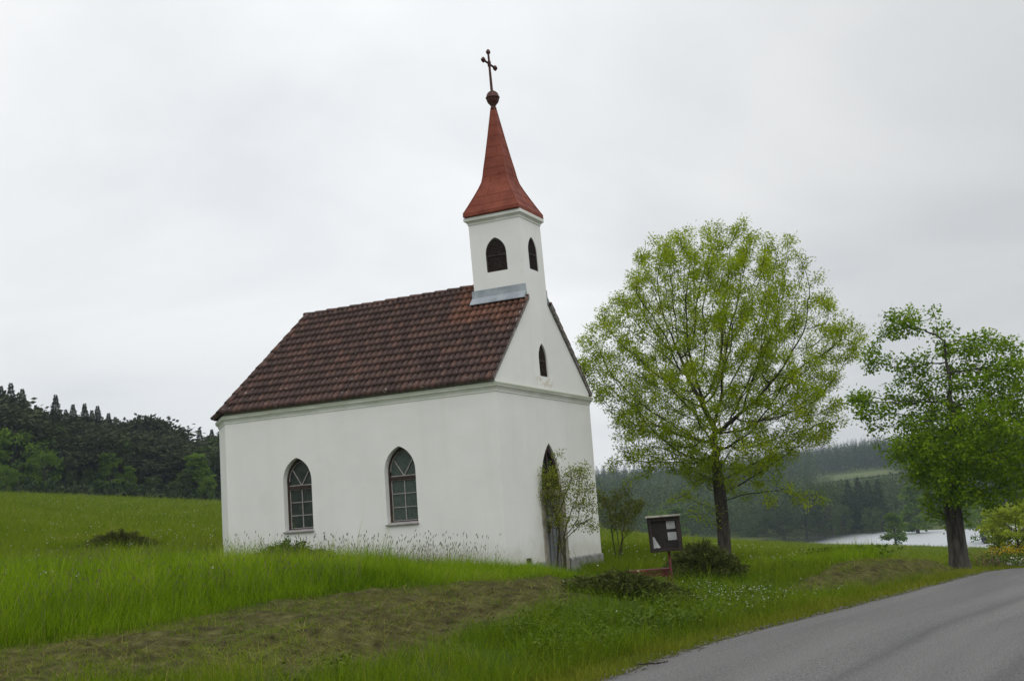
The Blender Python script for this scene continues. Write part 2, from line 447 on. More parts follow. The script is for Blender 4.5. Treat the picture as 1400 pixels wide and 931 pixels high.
n1 = t.nodes.new('ShaderNodeTexNoise'); n1.inputs['Scale'].default_value = 2.2; n1.inputs['Detail'].default_value = 5; t.links.new(mp.outputs[0], n1.inputs['Vector'])
streak = ramp(n1.outputs['Fac'], [(.3, (.74, .74, .75)), (.65, (1.0, 1.0, 1.0))])
mul = t.nodes.new('ShaderNodeMix'); mul.data_type = 'RGBA'; mul.blend_type = 'MULTIPLY'; mul.inputs['Factor'].default_value = 1
t.links.new(fine, mul.inputs['A']); t.links.new(streak, mul.inputs['B'])
# dark middle seam of the tarmac
wn = t.nodes.new('ShaderNodeTexNoise'); wn.inputs['Scale'].default_value = .35; t.links.new(uvn.outputs[0], wn.inputs['Vector'])
ad = t.nodes.new('ShaderNodeMath'); ad.operation = 'MULTIPLY_ADD'; t.links.new(wn.outputs['Fac'], ad.inputs[0]); ad.inputs[1].default_value = .16; t.links.new(sp.outputs[0], ad.inputs[2])
def band(c, w, d):
    a = t.nodes.new('ShaderNodeMath'); a.operation = 'SUBTRACT'; t.links.new(ad.outputs[0], a.inputs[0]); a.inputs[1].default_value = c
    q = t.nodes.new('ShaderNodeMath'); q.operation = 'ABSOLUTE'; t.links.new(a.outputs[0], q.inputs[0])
    r = t.nodes.new('ShaderNodeMapRange'); r.inputs['From Min'].default_value = 0; r.inputs['From Max'].default_value = w
    r.inputs['To Min'].default_value = d; r.inputs['To Max'].default_value = 1; r.clamp = True; t.links.new(q.outputs[0], r.inputs['Value'])
    return r.outputs[0]
cur = mul.outputs['Result']
for c, w, d in ((2.55, .16, .72), (3.9, .28, .74), (1.2, .5, .9)):
    sx = t.nodes.new('ShaderNodeVectorMath'); sx.operation = 'SCALE'; t.links.new(cur, sx.inputs[0]); t.links.new(band(c, w, d), sx.inputs['Scale']); cur = sx.outputs[0]
t.links.new(cur, b.inputs['Base Color']); b.inputs['Roughness'].default_value = .75; b.inputs['Specular IOR Level'].default_value = .35
bp = t.nodes.new('ShaderNodeBump'); bp.inputs['Strength'].default_value = .5; bp.inputs['Distance'].default_value = .01
t.links.new(nz(55, 4).outputs['Fac'], bp.inputs['Height']); t.links.new(bp.outputs['Normal'], b.inputs['Normal'])
o = obj('road', np_mesh('road', V, F, m, True, uv=uv)); tag(o, kind='structure')

# ------------------------------------------------------------------ pond
m, t, b = new_mat('water')
b.inputs['Base Color'].default_value = (.045, .055, .058, 1); b.inputs['Roughness'].default_value = .33; b.inputs['IOR'].default_value = 2.4; b.inputs['Specular IOR Level'].default_value = .6
tcn = t.nodes.new('ShaderNodeTexCoord')
spx = t.nodes.new('ShaderNodeSeparateXYZ'); t.links.new(tcn.outputs['Object'], spx.inputs[0])   # sheltered and calm to the left, wind-rippled to the right
rg = t.nodes.new('ShaderNodeMapRange'); rg.interpolation_type = 'SMOOTHSTEP'
for i_, v_ in zip(('From Min', 'From Max', 'To Min', 'To Max'), (-52, -34, .04, .35)): rg.inputs[i_].default_value = v_
t.links.new(spx.outputs[0], rg.inputs['Value']); t.links.new(rg.outputs[0], b.inputs['Roughness'])
bp = t.nodes.new('ShaderNodeBump'); bp.inputs['Distance'].default_value = .35
rs = t.nodes.new('ShaderNodeMapRange'); rs.interpolation_type = 'SMOOTHSTEP'
for i_, v_ in zip(('From Min', 'From Max', 'To Min', 'To Max'), (-52, -34, .02, 1.0)): rs.inputs[i_].default_value = v_
t.links.new(spx.outputs[0], rs.inputs['Value']); t.links.new(rs.outputs[0], bp.inputs['Strength'])
t.links.new(nz(1.2, 3).outputs['Fac'], bp.inputs['Height']); t.links.new(bp.outputs['Normal'], b.inputs['Normal'])
V = []
for px in np.linspace(1015, 1700, 24):
    a = azim(px)
    for D in (196, 380): V.append((CAM[0]+D*math.sin(a), CAM[1]+D*math.cos(a), -9.2))
F = [(2*i, 2*i+1, 2*i+3, 2*i+2) for i in range(23)]
F = [f[::-1] for f in F]
gl = t.nodes.new('ShaderNodeBsdfGlossy'); gl.inputs['Color'].default_value = (.84, .87, .90, 1); gl.inputs['Roughness'].default_value = .62   # wavelets turned every way mirror the open sky
mk = t.nodes.new('ShaderNodeMapRange'); mk.interpolation_type = 'SMOOTHSTEP'
for i_, v_ in zip(('From Min', 'From Max', 'To Min', 'To Max'), (-46, -30, 0, .58)): mk.inputs[i_].default_value = v_
t.links.new(spx.outputs[0], mk.inputs['Value'])
ms = t.nodes.new('ShaderNodeMixShader'); t.links.new(mk.outputs[0], ms.inputs[0]); t.links.new(b.outputs[0], ms.inputs[1]); t.links.new(gl.outputs[0], ms.inputs[2])
t.links.new(ms.outputs[0], t.nodes['Material Output'].inputs['Surface'])
o = obj('pond_water', np_mesh('pond_water', V, F, m)); tag(o, kind='structure')

# ================================================================== CHAPEL
# local frame: x runs along the ridge (front wall at x = 0), y across the front, z = 0 on the top of the plinth
L_, W_, H_, HR, XR, CH = 7.33, 5.48, 4.0, 6.71, 6.63, 1.0
YC = W_/2; TW, TD = 1.22, 1.36
EV = .12                                    # eaves overhang
def lean(x, y, z):                           # the old masonry above the eaves leans a little
    k = max(0, z-H_); return (x-.0188*k, y-.0084*k, z)
def wall_mat():
    m, t, b = new_mat('white_render')
    tcn = t.nodes.new('ShaderNodeTexCoord')
    def nn(sc, st=None, det=5):
        n = t.nodes.new('ShaderNodeTexNoise'); n.inputs['Scale'].default_value = sc; n.inputs['Detail'].default_value = det
        s = tcn.outputs['Object']
        if st:
            mp = t.nodes.new('ShaderNodeMapping'); mp.inputs['Scale'].default_value = st; t.links.new(s, mp.inputs[0]); s = mp.outputs[0]
        t.links.new(s, n.inputs['Vector']); return n.outputs['Fac']
    def rp(s, a, b_):
        r = t.nodes.new('ShaderNodeValToRGB'); r.color_ramp.elements[0].position = a[0]; r.color_ramp.elements[0].color = (*a[1], 1)
        r.color_ramp.elements[1].position = b_[0]; r.color_ramp.elements[1].color = (*b_[1], 1); t.links.new(s, r.inputs[0]); return r.outputs[0]
    base = rp(nn(.7), (.3, (.765, .77, .745)), (.7, (.82, .825, .80)))
    run = rp(nn(1.6, (2.2, 2.2, .16)), (.20, (.94, .94, .925)), (.48, (1, 1, 1)))
    spots = rp(nn(5.5, None, 3), (.20, (.62, .58, .5)), (.27, (1, 1, 1)))
    cur = base
    for s in (run, spots):
        x = t.nodes.new('ShaderNodeMix'); x.data_type = 'RGBA'; x.blend_type = 'MULTIPLY'; x.inputs['Factor'].default_value = .8
        t.links.new(cur, x.inputs['A']); t.links.new(s, x.inputs['B']); cur = x.outputs['Result']
    # rain-splashed grey foot of the wall and an ochre run under the gable louvre
    sp = t.nodes.new('ShaderNodeSeparateXYZ'); t.links.new(tcn.outputs['Object'], sp.inputs[0])
    def mr_(s, a, b_):
        q = t.nodes.new('ShaderNodeMapRange'); q.interpolation_type = 'SMOOTHSTEP'; q.inputs['From Min'].default_value = a; q.inputs['From Max'].default_value = b_; t.links.new(s, q.inputs['Value']); return q.outputs[0]
    def mt(op, a, b_):
        q = t.nodes.new('ShaderNodeMath'); q.operation = op
        for i_, v_ in enumerate((a, b_)):
            if isinstance(v_, (int, float)): q.inputs[i_].default_value = v_
            else: t.links.new(v_, q.inputs[i_])
        return q.outputs[0]
    jz = mt('ADD', sp.outputs[2], mt('MULTIPLY', nn(2.6), -.9))
    def tint_(cur, fac, col):
        x = t.nodes.new('ShaderNodeMix'); x.data_type = 'RGBA'; t.links.new(fac, x.inputs['Factor']); t.links.new(cur, x.inputs['A']); x.inputs['B'].default_value = (*col, 1); return x.outputs['Result']
    cur = tint_(cur, mt('MULTIPLY', mr_(jz, .15, -.45), .5), (.50, .48, .41))
    yy = mt('ABSOLUTE', mt('SUBTRACT', sp.outputs[1], 2.72), 0.0)
    m_ = mt('MULTIPLY', mt('MULTIPLY', mr_(yy, .75, .2), mr_(mt('ABSOLUTE', mt('SUBTRACT', sp.outputs[2], 4.14), 0.0), .16, .05)), mr_(nn(6.5, None, 3), .46, .56))
    cur = tint_(cur, mt('MULTIPLY', m_, .55), (.52, .42, .28))
    cur = tint_(cur, mt('MULTIPLY', mr_(nn(.9, None, 6), .62, .74), .14), (.58, .575, .52))
    t.links.new(cur, b.inputs['Base Color']); b.inputs['Roughness'].default_value = .9; b.inputs['Specular IOR Level'].default_value = .15
    bp = t.nodes.new('ShaderNodeBump'); bp.inputs['Strength'].default_value = .15; bp.inputs['Distance'].default_value = .01
    t.links.new(nn(14), bp.inputs['Height'])
    bp2 = t.nodes.new('ShaderNodeBump'); bp2.inputs['Strength'].default_value = .35; bp2.inputs['Distance'].default_value = .06
    t.links.new(nn(1.1, None, 2), bp2.inputs['Height']); t.links.new(bp.outputs[0], bp2.inputs['Normal'])
    t.links.new(bp2.outputs[0], b.inputs['Normal'])
    return m
M_WALL = wall_mat()
M_CORN = noise_mat('cornice_render', (.66, .68, .62), (.79, .795, .765), 2.5, .9)
M_STONE = noise_mat('plinth_stone', (.17, .17, .17), (.36, .355, .35), 7, .9, bump=.5)
M_SURR = noise_mat('door_stone', (.24, .215, .18), (.42, .39, .34), 4, .9, bump=.4)
M_WOODD = noise_mat('brown_wood', (.024, .014, .011), (.050, .029, .023), 20, .6, stretch=(1, 1, .15))
M_LOUV = noise_mat('louvre_wood', (.020, .013, .011), (.055, .038, .032), 14, .7)
M_DARK = noise_mat('dark_inside', (.010, .009, .009), (.02, .018, .017), 3, .9)
M_BAR = noise_mat('pale_glazing_bar', (.28, .26, .245), (.42, .39, .37), 12, .6)
M_SILL = noise_mat('sill_metal', (.28, .26, .26), (.42, .40, .40), 8, .6)
M_ZINC = noise_mat('zinc_sheet', (.25, .285, .32), (.38, .42, .45), 3.5, .45, metallic=.25, spec=.4)
M_SPIRE = noise_mat('red_sheet_metal', (.150, .036, .022), (.250, .070, .042), 2.4, .65, detail=8, spec=.15, bump=.2, lo=.3, hi=.7)
M_IRON = noise_mat('rusty_iron', (.045, .016, .013), (.10, .036, .028), 9, .6)
M_DOORW = noise_mat('grey_door_wood', (.10, .105, .115), (.30, .31, .325), 16, .85, stretch=(1, 3.2, .12), bump=.4, lo=.3, hi=.7)

def cornice_mat():
    # thin green algae on the upper edge, under the drip of the tiles
    m = noise_mat('cornice_algae', (.66, .68, .62), (.79, .795, .765), 2.5, .9); t = m.node_tree; b = t.nodes['Principled BSDF']
    src = b.inputs['Base Color'].links[0].from_socket
    tcn = t.nodes.new('ShaderNodeTexCoord'); sp = t.nodes.new('ShaderNodeSeparateXYZ'); t.links.new(tcn.outputs['Object'], sp.inputs[0])
    n = t.nodes.new('ShaderNodeTexNoise'); n.inputs['Scale'].default_value = 1.4; n.inputs['Detail'].default_value = 5; t.links.new(tcn.outputs['Object'], n.inputs['Vector'])
    a = t.nodes.new('ShaderNodeMath'); a.operation = 'MULTIPLY_ADD'; t.links.new(n.outputs['Fac'], a.inputs[0]); a.inputs[1].default_value = .07; t.links.new(sp.outputs[2], a.inputs[2])
    q = t.nodes.new('ShaderNodeMapRange'); q.interpolation_type = 'SMOOTHSTEP'
    for i_, v_ in zip(('From Min', 'From Max', 'To Min', 'To Max'), (3.885, 3.945, 0, .75)): q.inputs[i_].default_value = v_
    t.links.new(a.outputs[0], q.inputs['Value'])
    x = t.nodes.new('ShaderNodeMix'); x.data_type = 'RGBA'; t.links.new(q.outputs[0], x.inputs['Factor']); t.links.new(src, x.inputs['A']); x.inputs['B'].default_value = (.23, .27, .17, 1)
    t.links.new(x.outputs['Result'], b.inputs['Base Color']); return m
M_CORN2 = cornice_mat()
def tile_mat():
    m, t, b = new_mat('roof_tiles')
    uvn = t.nodes.new('ShaderNodeUVMap')
    fl = t.nodes.new('ShaderNodeVectorMath'); fl.operation = 'FLOOR'; t.links.new(uvn.outputs[0], fl.inputs[0])
    wn = t.nodes.new('ShaderNodeTexWhiteNoise'); wn.noise_dimensions = '2D'; t.links.new(fl.outputs[0], wn.inputs['Vector'])
    r = t.nodes.new('ShaderNodeValToRGB'); e = r.color_ramp.elements; e.new(.5)
    for el, (p, c) in zip(e, ((0, (.062, .041, .036)), (.55, (.092, .059, .051)), (1, (.125, .071, .058)))): el.position = p; el.color = (*c, 1)
    t.links.new(wn.outputs['Value'], r.inputs[0])
    r2 = t.nodes.new('ShaderNodeValToRGB')
    for el, (p, c) in zip(r2.color_ramp.elements, ((0, (.145, .060, .038)), (1, (.235, .105, .066)))): el.position = p; el.color = (*c, 1)
    t.links.new(wn.outputs['Value'], r2.inputs[0])
    geo = t.nodes.new('ShaderNodeNewGeometry'); sp = t.nodes.new('ShaderNodeSeparateXYZ'); t.links.new(geo.outputs['Position'], sp.inputs[0])
    nn = t.nodes.new('ShaderNodeTexNoise'); nn.inputs['Scale'].default_value = 1.3; nn.inputs['Detail'].default_value = 6; t.links.new(geo.outputs['Position'], nn.inputs['Vector'])
    # clean, newer-looking tiles washed by the run-off from the zinc at the tower foot
    def mrng(s, a, b_, c=0., d=1.):
        q = t.nodes.new('ShaderNodeMapRange'); q.interpolation_type = 'SMOOTHSTEP'
        for i_, v_ in zip(('From Min', 'From Max', 'To Min', 'To Max'), (a, b_, c, d)): q.inputs[i_].default_value = v_
        t.links.new(s, q.inputs['Value']); return q.outputs[0]
    def math_(op, a, b_):
        q = t.nodes.new('ShaderNodeMath'); q.operation = op
        for i_, v_ in enumerate((a, b_)):
            if isinstance(v_, (int, float)): q.inputs[i_].default_value = v_
            else: t.links.new(v_, q.inputs[i_])
        return q.outputs[0]
    jit = math_('MULTIPLY', math_('SUBTRACT', nn.outputs['Fac'], .5), 1.8)
    zz = math_('ADD', sp.outputs[2], jit)
    xx = math_('ADD', sp.outputs[0], math_('MULTIPLY', jit, .5))
    msk = math_('MULTIPLY', mrng(zz, 5.2, 5.95), mrng(xx, -2.15, -1.75))
    big = math_('MULTIPLY', mrng(nn.outputs['Fac'], .56, .74), .26)
    msk = math_('MAXIMUM', math_('MULTIPLY', msk, .66), big)
    mxn = t.nodes.new('ShaderNodeMix'); mxn.data_type = 'RGBA'
    t.links.new(msk, mxn.inputs['Factor']); t.links.new(r.outputs[0], mxn.inputs['A']); t.links.new(r2.outputs[0], mxn.inputs['B'])
    # pale lichen spots, thicker towards the eaves
    vo = t.nodes.new('ShaderNodeTexNoise'); vo.inputs['Scale'].default_value = 11; vo.inputs['Detail'].default_value = 3; t.links.new(geo.outputs['Position'], vo.inputs['Vector'])
    thr = mrng(sp.outputs[2], 4.0, 6.2, .0, .06)
    li = mrng(math_('SUBTRACT', vo.outputs['Fac'], thr), .66, .71)
    m2 = t.nodes.new('ShaderNodeMix'); m2.data_type = 'RGBA'; t.links.new(li, m2.inputs['Factor']); t.links.new(mxn.outputs['Result'], m2.inputs['A']); m2.inputs['B'].default_value = (.27, .24, .21, 1)
    fi = t.nodes.new('ShaderNodeTexNoise'); fi.inputs['Scale'].default_value = 30; fi.inputs['Detail'].default_value = 5; t.links.new(geo.outputs['Position'], fi.inputs['Vector'])
    fr = mrng(fi.outputs['Fac'], .3, .7, .72, 1.25)
    m3 = t.nodes.new('ShaderNodeVectorMath'); m3.operation = 'SCALE'; t.links.new(m2.outputs['Result'], m3.inputs[0]); t.links.new(fr, m3.inputs['Scale'])
    # groove shade painted into the tile colour, darkening the channels between the rolls
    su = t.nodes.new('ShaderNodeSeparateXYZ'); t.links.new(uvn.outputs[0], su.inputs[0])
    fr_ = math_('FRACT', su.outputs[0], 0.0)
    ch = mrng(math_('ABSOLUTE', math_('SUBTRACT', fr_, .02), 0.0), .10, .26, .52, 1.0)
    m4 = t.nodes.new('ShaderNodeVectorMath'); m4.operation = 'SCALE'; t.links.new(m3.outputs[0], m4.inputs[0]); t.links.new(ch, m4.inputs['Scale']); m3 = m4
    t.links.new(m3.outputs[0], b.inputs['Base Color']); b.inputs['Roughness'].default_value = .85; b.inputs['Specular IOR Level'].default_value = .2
    bp = t.nodes.new('ShaderNodeBump'); bp.inputs['Strength'].default_value = .4; bp.inputs['Distance'].default_value = .01; t.links.new(fi.outputs['Fac'], bp.inputs['Height']); t.links.new(bp.outputs[0], b.inputs['Normal'])
    return m
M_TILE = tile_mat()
def glass_mat(name, c1, c2, sc, rough):
    m = noise_mat(name, c1, c2, sc, rough, spec=.5, bump=.25, bscale=45); return m
M_GLASS_D = glass_mat('dark_ribbed_glass', (.014, .022, .018), (.030, .042, .035), 6, .16)
M_GLASS_F = glass_mat('frosted_ribbed_glass', (.038, .056, .049), (.066, .09, .079), 22, .28)

CHAPEL = thing('chapel', 'white plastered chapel with a brown tiled roof and red pointed spire', 'chapel')

def arch(uc, z0, w, zs, za, n=9):
    """pointed arch outline, counter-clockwise from bottom left"""
    a, h = w/2, za-zs; R = (a*a+h*h)/(2*a)
    if h < a: R = a
    c = uc+a-R; out = [(uc-a, z0), (uc+a, z0)]
    t1 = math.asin(min(1, h/R))
    rt = [(c+R*math.cos(t1*k/n), zs+R*math.sin(t1*k/n)) for k in range(n+1)]
    rt[-1] = (uc, za)
    out += rt; out += [(2*uc-u, z) for u, z in reversed(rt[:-1])]
    return out
def panel(mb, mp, outline, holes, depth):
    """wall face with openings and their reveals; mp(u, z, d) -> point, d = depth inwards"""
    loops = [outline]+holes
    flat = [p for l in loops for p in l]
    tris = tessellate_polygon([[Vector((u, z, 0)) for u, z in l] for l in loops])
    mb.add([mp(u, z, 0) for u, z in flat], [tuple(t) for t in tris])
    for h in holes:
        n = len(h); V = [mp(u, z, 0) for u, z in h]+[mp(u, z, depth) for u, z in h]
        mb.add(V, [(i, (i+1) % n, n+(i+1) % n, n+i) for i in range(n)])
def ring(mb, mp, outer, inner, d0, d1):
    n = len(outer)
    V = [mp(u, z, d0) for u, z in outer]+[mp(u, z, d0) for u, z in inner]+[mp(u, z, d1) for u, z in outer]+[mp(u, z, d1) for u, z in inner]
    F = []
    for i in range(n):
        j = (i+1) % n
        F += [(i, j, n+j, n+i), (n+i, n+j, 3*n+j, 3*n+i), (i, 2*n+i, 2*n+j, j)]
    mb.add(V, F)
def fill(mb, mp, loop, d):
    tris = tessellate_polygon([[Vector((u, z, 0)) for u, z in loop]])
    mb.add([mp(u, z, d) for u, z in loop], [tuple(t) for t in tris])
def bar(mb, mp, p, q, w, d0, d1):
    p, q = np.array(p), np.array(q); t = (q-p)/np.linalg.norm(q-p); nrm = np.array([-t[1], t[0]])*w/2
    c = [p+nrm, q+nrm, q-nrm, p-nrm]
    V = [mp(*x, d0) for x in c]+[mp(*x, d1) for x in c]
    mb.add(V, [(0, 1, 2, 3), (4, 7, 6, 5), (0, 4, 5, 1), (1, 5, 6, 2), (2, 6, 7, 3), (3, 7, 4, 0)])
def half_w(z, w, zs, za):
    a, h = w/2, za-zs; R = (a*a+h*h)/(2*a)
    if z <= zs: return a
    q = R*R-(z-zs)**2
    return max(0, math.sqrt(max(q, 0))-(R-a))

# maps from wall coordinates to space
def mp_side(u, z, d): return lean(u, d, z)                    # near long wall, y = 0, inwards +y
def mp_far(u, z, d): return lean(u, W_-d, z)
def mp_front(u, z, d): return lean(-d, u, z)                  # front wall, x = 0
SIDE_W = [dict(uc=-5.285, z0=1.08, w=.80, zs=2.24, za=2.77), dict(uc=-2.505, z0=1.08, w=.80, zs=2.24, za=2.79)]
DOOR = dict(uc=2.655, z0=-.42, w=1.16, zs=1.62, za=2.70)
GAB = dict(uc=2.745, z0=4.28, w=.50, zs=4.68, za=5.08)
mb = MB()
BOT = -.9
panel(mb, mp_side, [(-L_, BOT), (0, BOT), (0, H_), (-L_, H_)], [arch(**w) for w in SIDE_W], .24)
panel(mb, mp_far, [(-L_, BOT), (0, BOT), (0, H_), (-L_, H_)], [], .1)
SL = (HR-H_)/(YC+EV)                        # roof pitch
def roof_z(y): return H_+SL*(min(y, W_-y)+EV)
tl, trr = YC-TW/2, YC+TW/2
zt = roof_z(tl)-.04
panel(mb, mp_front, [(0, BOT), (W_, BOT), (W_, H_), (W_, roof_z(W_)-.05), (trr, zt), (tl, zt), (0, roof_z(0)-.05), (0, H_)], [arch(**DOOR), arch(**GAB)], .22)
for a, b_ in (((-L_, 0), (-L_-CH, CH)), ((-L_-CH, CH), (-L_-CH, W_-CH)), ((-L_-CH, W_-CH), (-L_, W_))):
    mb.add([(*a, BOT), (*b_, BOT), (*b_, H_), (*a, H_)], [(0, 1, 2, 3)])
mb.build('wall', M_WALL, CHAPEL)

PLAN = [(0, 0), (0, W_), (-L_, W_), (-L_-CH, W_-CH), (-L_-CH, CH), (-L_, 0)]
def sweep(mb, plan, prof, closed=True, fn=None, gap=None):
    """profile (outward, z) round a plan, mitred"""
    n = len(plan); P = [np.array(p, float) for p in plan]; off = []
    for i in range(n):
        e0 = P[i]-P[i-1]; e1 = P[(i+1) % n]-P[i]
        if not closed and i == 0: e0 = e1
        if not closed and i == n-1: e1 = e0
        n0 = np.array([e0[1], -e0[0]])/np.linalg.norm(e0); n1 = np.array([e1[1], -e1[0]])/np.linalg.norm(e1)
        off.append((n0+n1)/(1+np.dot(n0, n1)))
    k = len(prof)
    V = []
    for p, o_ in zip(P, off):
        for d, z in prof:
            q = (p[0]+o_[0]*d, p[1]+o_[1]*d, z); V.append(fn(*q) if fn else q)
    F = [(i*k+j, ((i+1) % n)*k+j, ((i+1) % n)*k+j+1, i*k+j+1) for i in range(n if closed else n-1) for j in range(k-1)]
    mb.add(V, F)
mb = MB()
sweep(mb, PLAN, [(-.01, 3.755), (.014, 3.755), (.018, 3.79), (.024, 3.80), (.036, 3.825), (.058, 3.85), (.074, 3.862), (.082, 3.87), (.086, 3.925), (.08, 3.94), (-.02, 3.985)])
mb.build('cornice', M_CORN2, CHAPEL)
mb = MB()       # plinth, broken by the doorway
du0, du1 = DOOR['uc']-.70, DOOR['uc']+.70
pp = [(0, du1), (0, W_), (-L_, W_), (-L_-CH, W_-CH), (-L_-CH, CH), (-L_, 0), (0, 0), (0, du0)]
sweep(mb, pp, [(.035, BOT), (.035, -.03), (.0, .005)], closed=False)
mb.build('plinth', M_STONE, CHAPEL)

# ---------------- windows of the nave
def window(spec, mp, glass, label=None):
    uc, z0, w, zs, za = spec['uc'], spec['z0'], spec['w'], spec['zs'], spec['za']
    mb = MB(); d = .155
    ring(mb, mp, arch(uc, z0, w, zs, za), arch(uc, z0+.05, w-.10, zs, za-.075), d, d+.06)
    bar(mb, mp, (uc-w/2+.05, 2.085), (uc+w/2-.05, 2.085), .075, d-.014, d+.05)
    fr = mb.build('window', M_WOODD, CHAPEL)
    if label: fr['label'] = label
    mb = MB(); fill(mb, mp, arch(uc, z0+.045, w-.09, zs, za-.07), d+.045); mb.build('pane', glass, fr)
    mb = MB(); t_ = .016; dd = d+.018
    def B(p, q, ww=t_): bar(mb, mp, p, q, ww, dd, dd+.02)
    zb, ztp = z0+.055, 2.045; u0, u1 = uc-w/2+.055, uc+w/2-.055
    B((uc, zb), (uc, ztp))
    for f in (1/3, 2/3):
        zq = zb+(ztp-zb)*f; B((u0, zq), (uc-.011, zq)); B((uc+.011, zq), (u1, zq))
    B((u0+.01, zb), (u0+.01, ztp), .016); B((u1-.01, zb), (u1-.01, ztp), .016)
    B((u0+.02, zb+.01), (u1-.02, zb+.01), .016); B((u0+.02, 2.04), (u1-.02, 2.04), .016)
    B((u0, 2.135), (u1, 2.135), .018)
    for s in (-1, 1):
        B((uc+s*.012, 2.146), (uc+s*.235, 2.49), .018)
    inn = arch(uc, 2.14, w-.115, zs, za-.085)[2:]
    for p, q in zip(inn[:-1], inn[1:]): B(p, q, .013)
    mb.build('glazing_bars', M_BAR, fr)
    mb = MB()
    V = []
    for u in (uc-w/2-.02, uc+w/2+.02):
        V += [mp(u, z0-.035, -.055), mp(u, z0-.012, -.06), mp(u, z0+.035, .15), mp(u, z0-.035, .15)]
    mb.add(V, [(0, 1, 5, 4), (1, 2, 6, 5), (0, 4, 7, 3), (0, 3, 2, 1), (4, 5, 6, 7)])
    mb.build('sill', M_SILL, fr)
window(SIDE_W[0], mp_side, M_GLASS_D, 'dark glazed pointed window near the apse end')
window(SIDE_W[1], mp_side, M_GLASS_F, 'paler frosted pointed window nearest the front')

# ---------------- louvres
def louvre(spec, mp, parent, n, depth=.10, name='louvre_window'):
    uc, z0, w, zs, za = spec['uc'], spec['z0'], spec['w'], spec['zs'], spec['za']
    mb = MB()
    ring(mb, mp, arch(uc, z0, w, zs, za), arch(uc, z0+.03, w-.06, zs, za-.05), depth, depth+.05)
    fill(mb, mp, arch(uc, z0+.01, w-.02, zs, za-.02), depth+.06)
    fr = mb.build(name, M_LOUV, parent)
    mb = MB()
    for k in range(n):
        z = z0+.05+(za-z0-.12)*k/(n-1); hw = half_w(z+.02, w-.06, zs, za-.05)
        if hw < .03: continue
        V = [mp(uc+s*hw, z+dz, dd) for s in (-1, 1) for dz, dd in ((0, depth+.008), (.014, depth+.008), (.042, depth+.055), (.028, depth+.055))]
        mb.add(V, [(0, 4, 5, 1), (1, 5, 6, 2), (3, 2, 6, 7), (0, 3, 7, 4), (0, 1, 2, 3), (4, 7, 6, 5)])
    if za-z0 > .75: bar(mb, mp, (uc-w/2+.03, (z0+za)/2-.02), (uc+w/2-.03, (z0+za)/2-.02), .035, depth-.006, depth+.03)
    mb.build('slats', M_LOUV, fr)
louvre(GAB, mp_front, CHAPEL, 18, .04)

# ---------------- door
mb = MB()
ou = arch(DOOR['uc'], DOOR['z0'], DOOR['w']+.24, DOOR['zs'], DOOR['za']+.02)
inr = arch(DOOR['uc'], DOOR['z0'], DOOR['w']-.10, DOOR['zs'], DOOR['za']-.09)
mpf = mp_front
# stone jambs up to the springing, dark timber arch above
jz = 1.50
for s in (-1, 1):
    a = DOOR['uc']+s*(DOOR['w']/2-.09); b_ = DOOR['uc']+s*(DOOR['w']/2+.11)
    mb.add([mpf(u, z, d) for u in (a, b_) for z in (BOT, jz) for d in (-.02, .23)], [(0, 1, 3, 2), (4, 6, 7, 5), (0, 4, 5, 1), (2, 3, 7, 6), (0, 2, 6, 4), (1, 5, 7, 3)])
    a -= s*.02; b_ += s*.03
    mb.add([mpf(u, z, d) for u in (a, b_) for z in (jz, jz+.10) for d in (-.04, .23)], [(0, 1, 3, 2), (4, 6, 7, 5), (0, 4, 5, 1), (2, 3, 7, 6), (0, 2, 6, 4), (1, 5, 7, 3)])
SUR = mb.build('door_surround', M_SURR, CHAPEL, bevel=.008)
DOORO = thing('door', None, None); DOORO.parent = CHAPEL
mb = MB(); uc = DOOR['uc']
nb = 9; dw = DOOR['w']-.20
for k in range(nb):
    u0 = uc-dw/2+dw*k/nb+.004; u1 = uc-dw/2+dw*(k+1)/nb-.004; d = .13+(k % 2)*.012
    mb.add([mpf(u, z, dd) for u in (u0, u1) for z in (-.36, 1.47) for dd in (d, .18)], [(0, 1, 3, 2), (4, 6, 7, 5), (0, 4, 5, 1), (2, 3, 7, 6), (0, 2, 6, 4), (1, 5, 7, 3)])
mb.build('door_leaf', M_DOORW, DOORO)
mb = MB()
mb.add([mpf(u, z, dd) for u in (uc-dw/2-.02, uc+dw/2+.02) for z in (1.475, 1.62) for dd in (.02, .19)], [(0, 1, 3, 2), (4, 6, 7, 5), (0, 4, 5, 1), (2, 3, 7, 6), (0, 2, 6, 4), (1, 5, 7, 3)])
mb.build('transom', M_SURR, DOORO)
fo = arch(uc, 1.622, DOOR['w'], 1.64, DOOR['za']); fi = arch(uc, 1.68, DOOR['w']-.20, 1.69, DOOR['za']-.17)
mb = MB(); ring(mb, mpf, fo, fi, .05, .12); mb.build('arch_frame', M_WOODD, DOORO)
mb = MB(); fill(mb, mpf, arch(uc, 1.64, DOOR['w']-.12, 1.66, DOOR['za']-.1), .11); mb.build('fanlight', M_GLASS_D, DOORO)
mb = MB(); bar(mb, mpf, (uc, 1.69), (uc, 2.5), .035, .075, .105); bar(mb, mpf, (uc-.46, 1.98), (uc+.46, 1.98), .03, .08, .104); mb.build('glazing_bars', M_WOODD, DOORO)
mb = MB(); mb.box((-.10, uc-.12, .62), (-.085, uc-.05, .86)); mb.tube([(-.085, uc-.085, .76), (-.03, uc-.085, .76), (-.03, uc-.19, .76)], .011, 6); mb.build('handle', M_IRON, DOORO)
mb = MB(); mb.box((-.3, uc-.75, -.62), (.42, uc+.75, -.44)); mb.build('doorstep', M_STONE, CHAPEL, bevel=.02)
# little things fixed to the front wall
mb = MB(); mb.box((-.02, .97, .015), (.06, 1.10, .125)); mb.build('meter_box', noise_mat('dark_box', (.03, .03, .03), (.07, .065, .06), 9, .6), CHAPEL, bevel=.006)

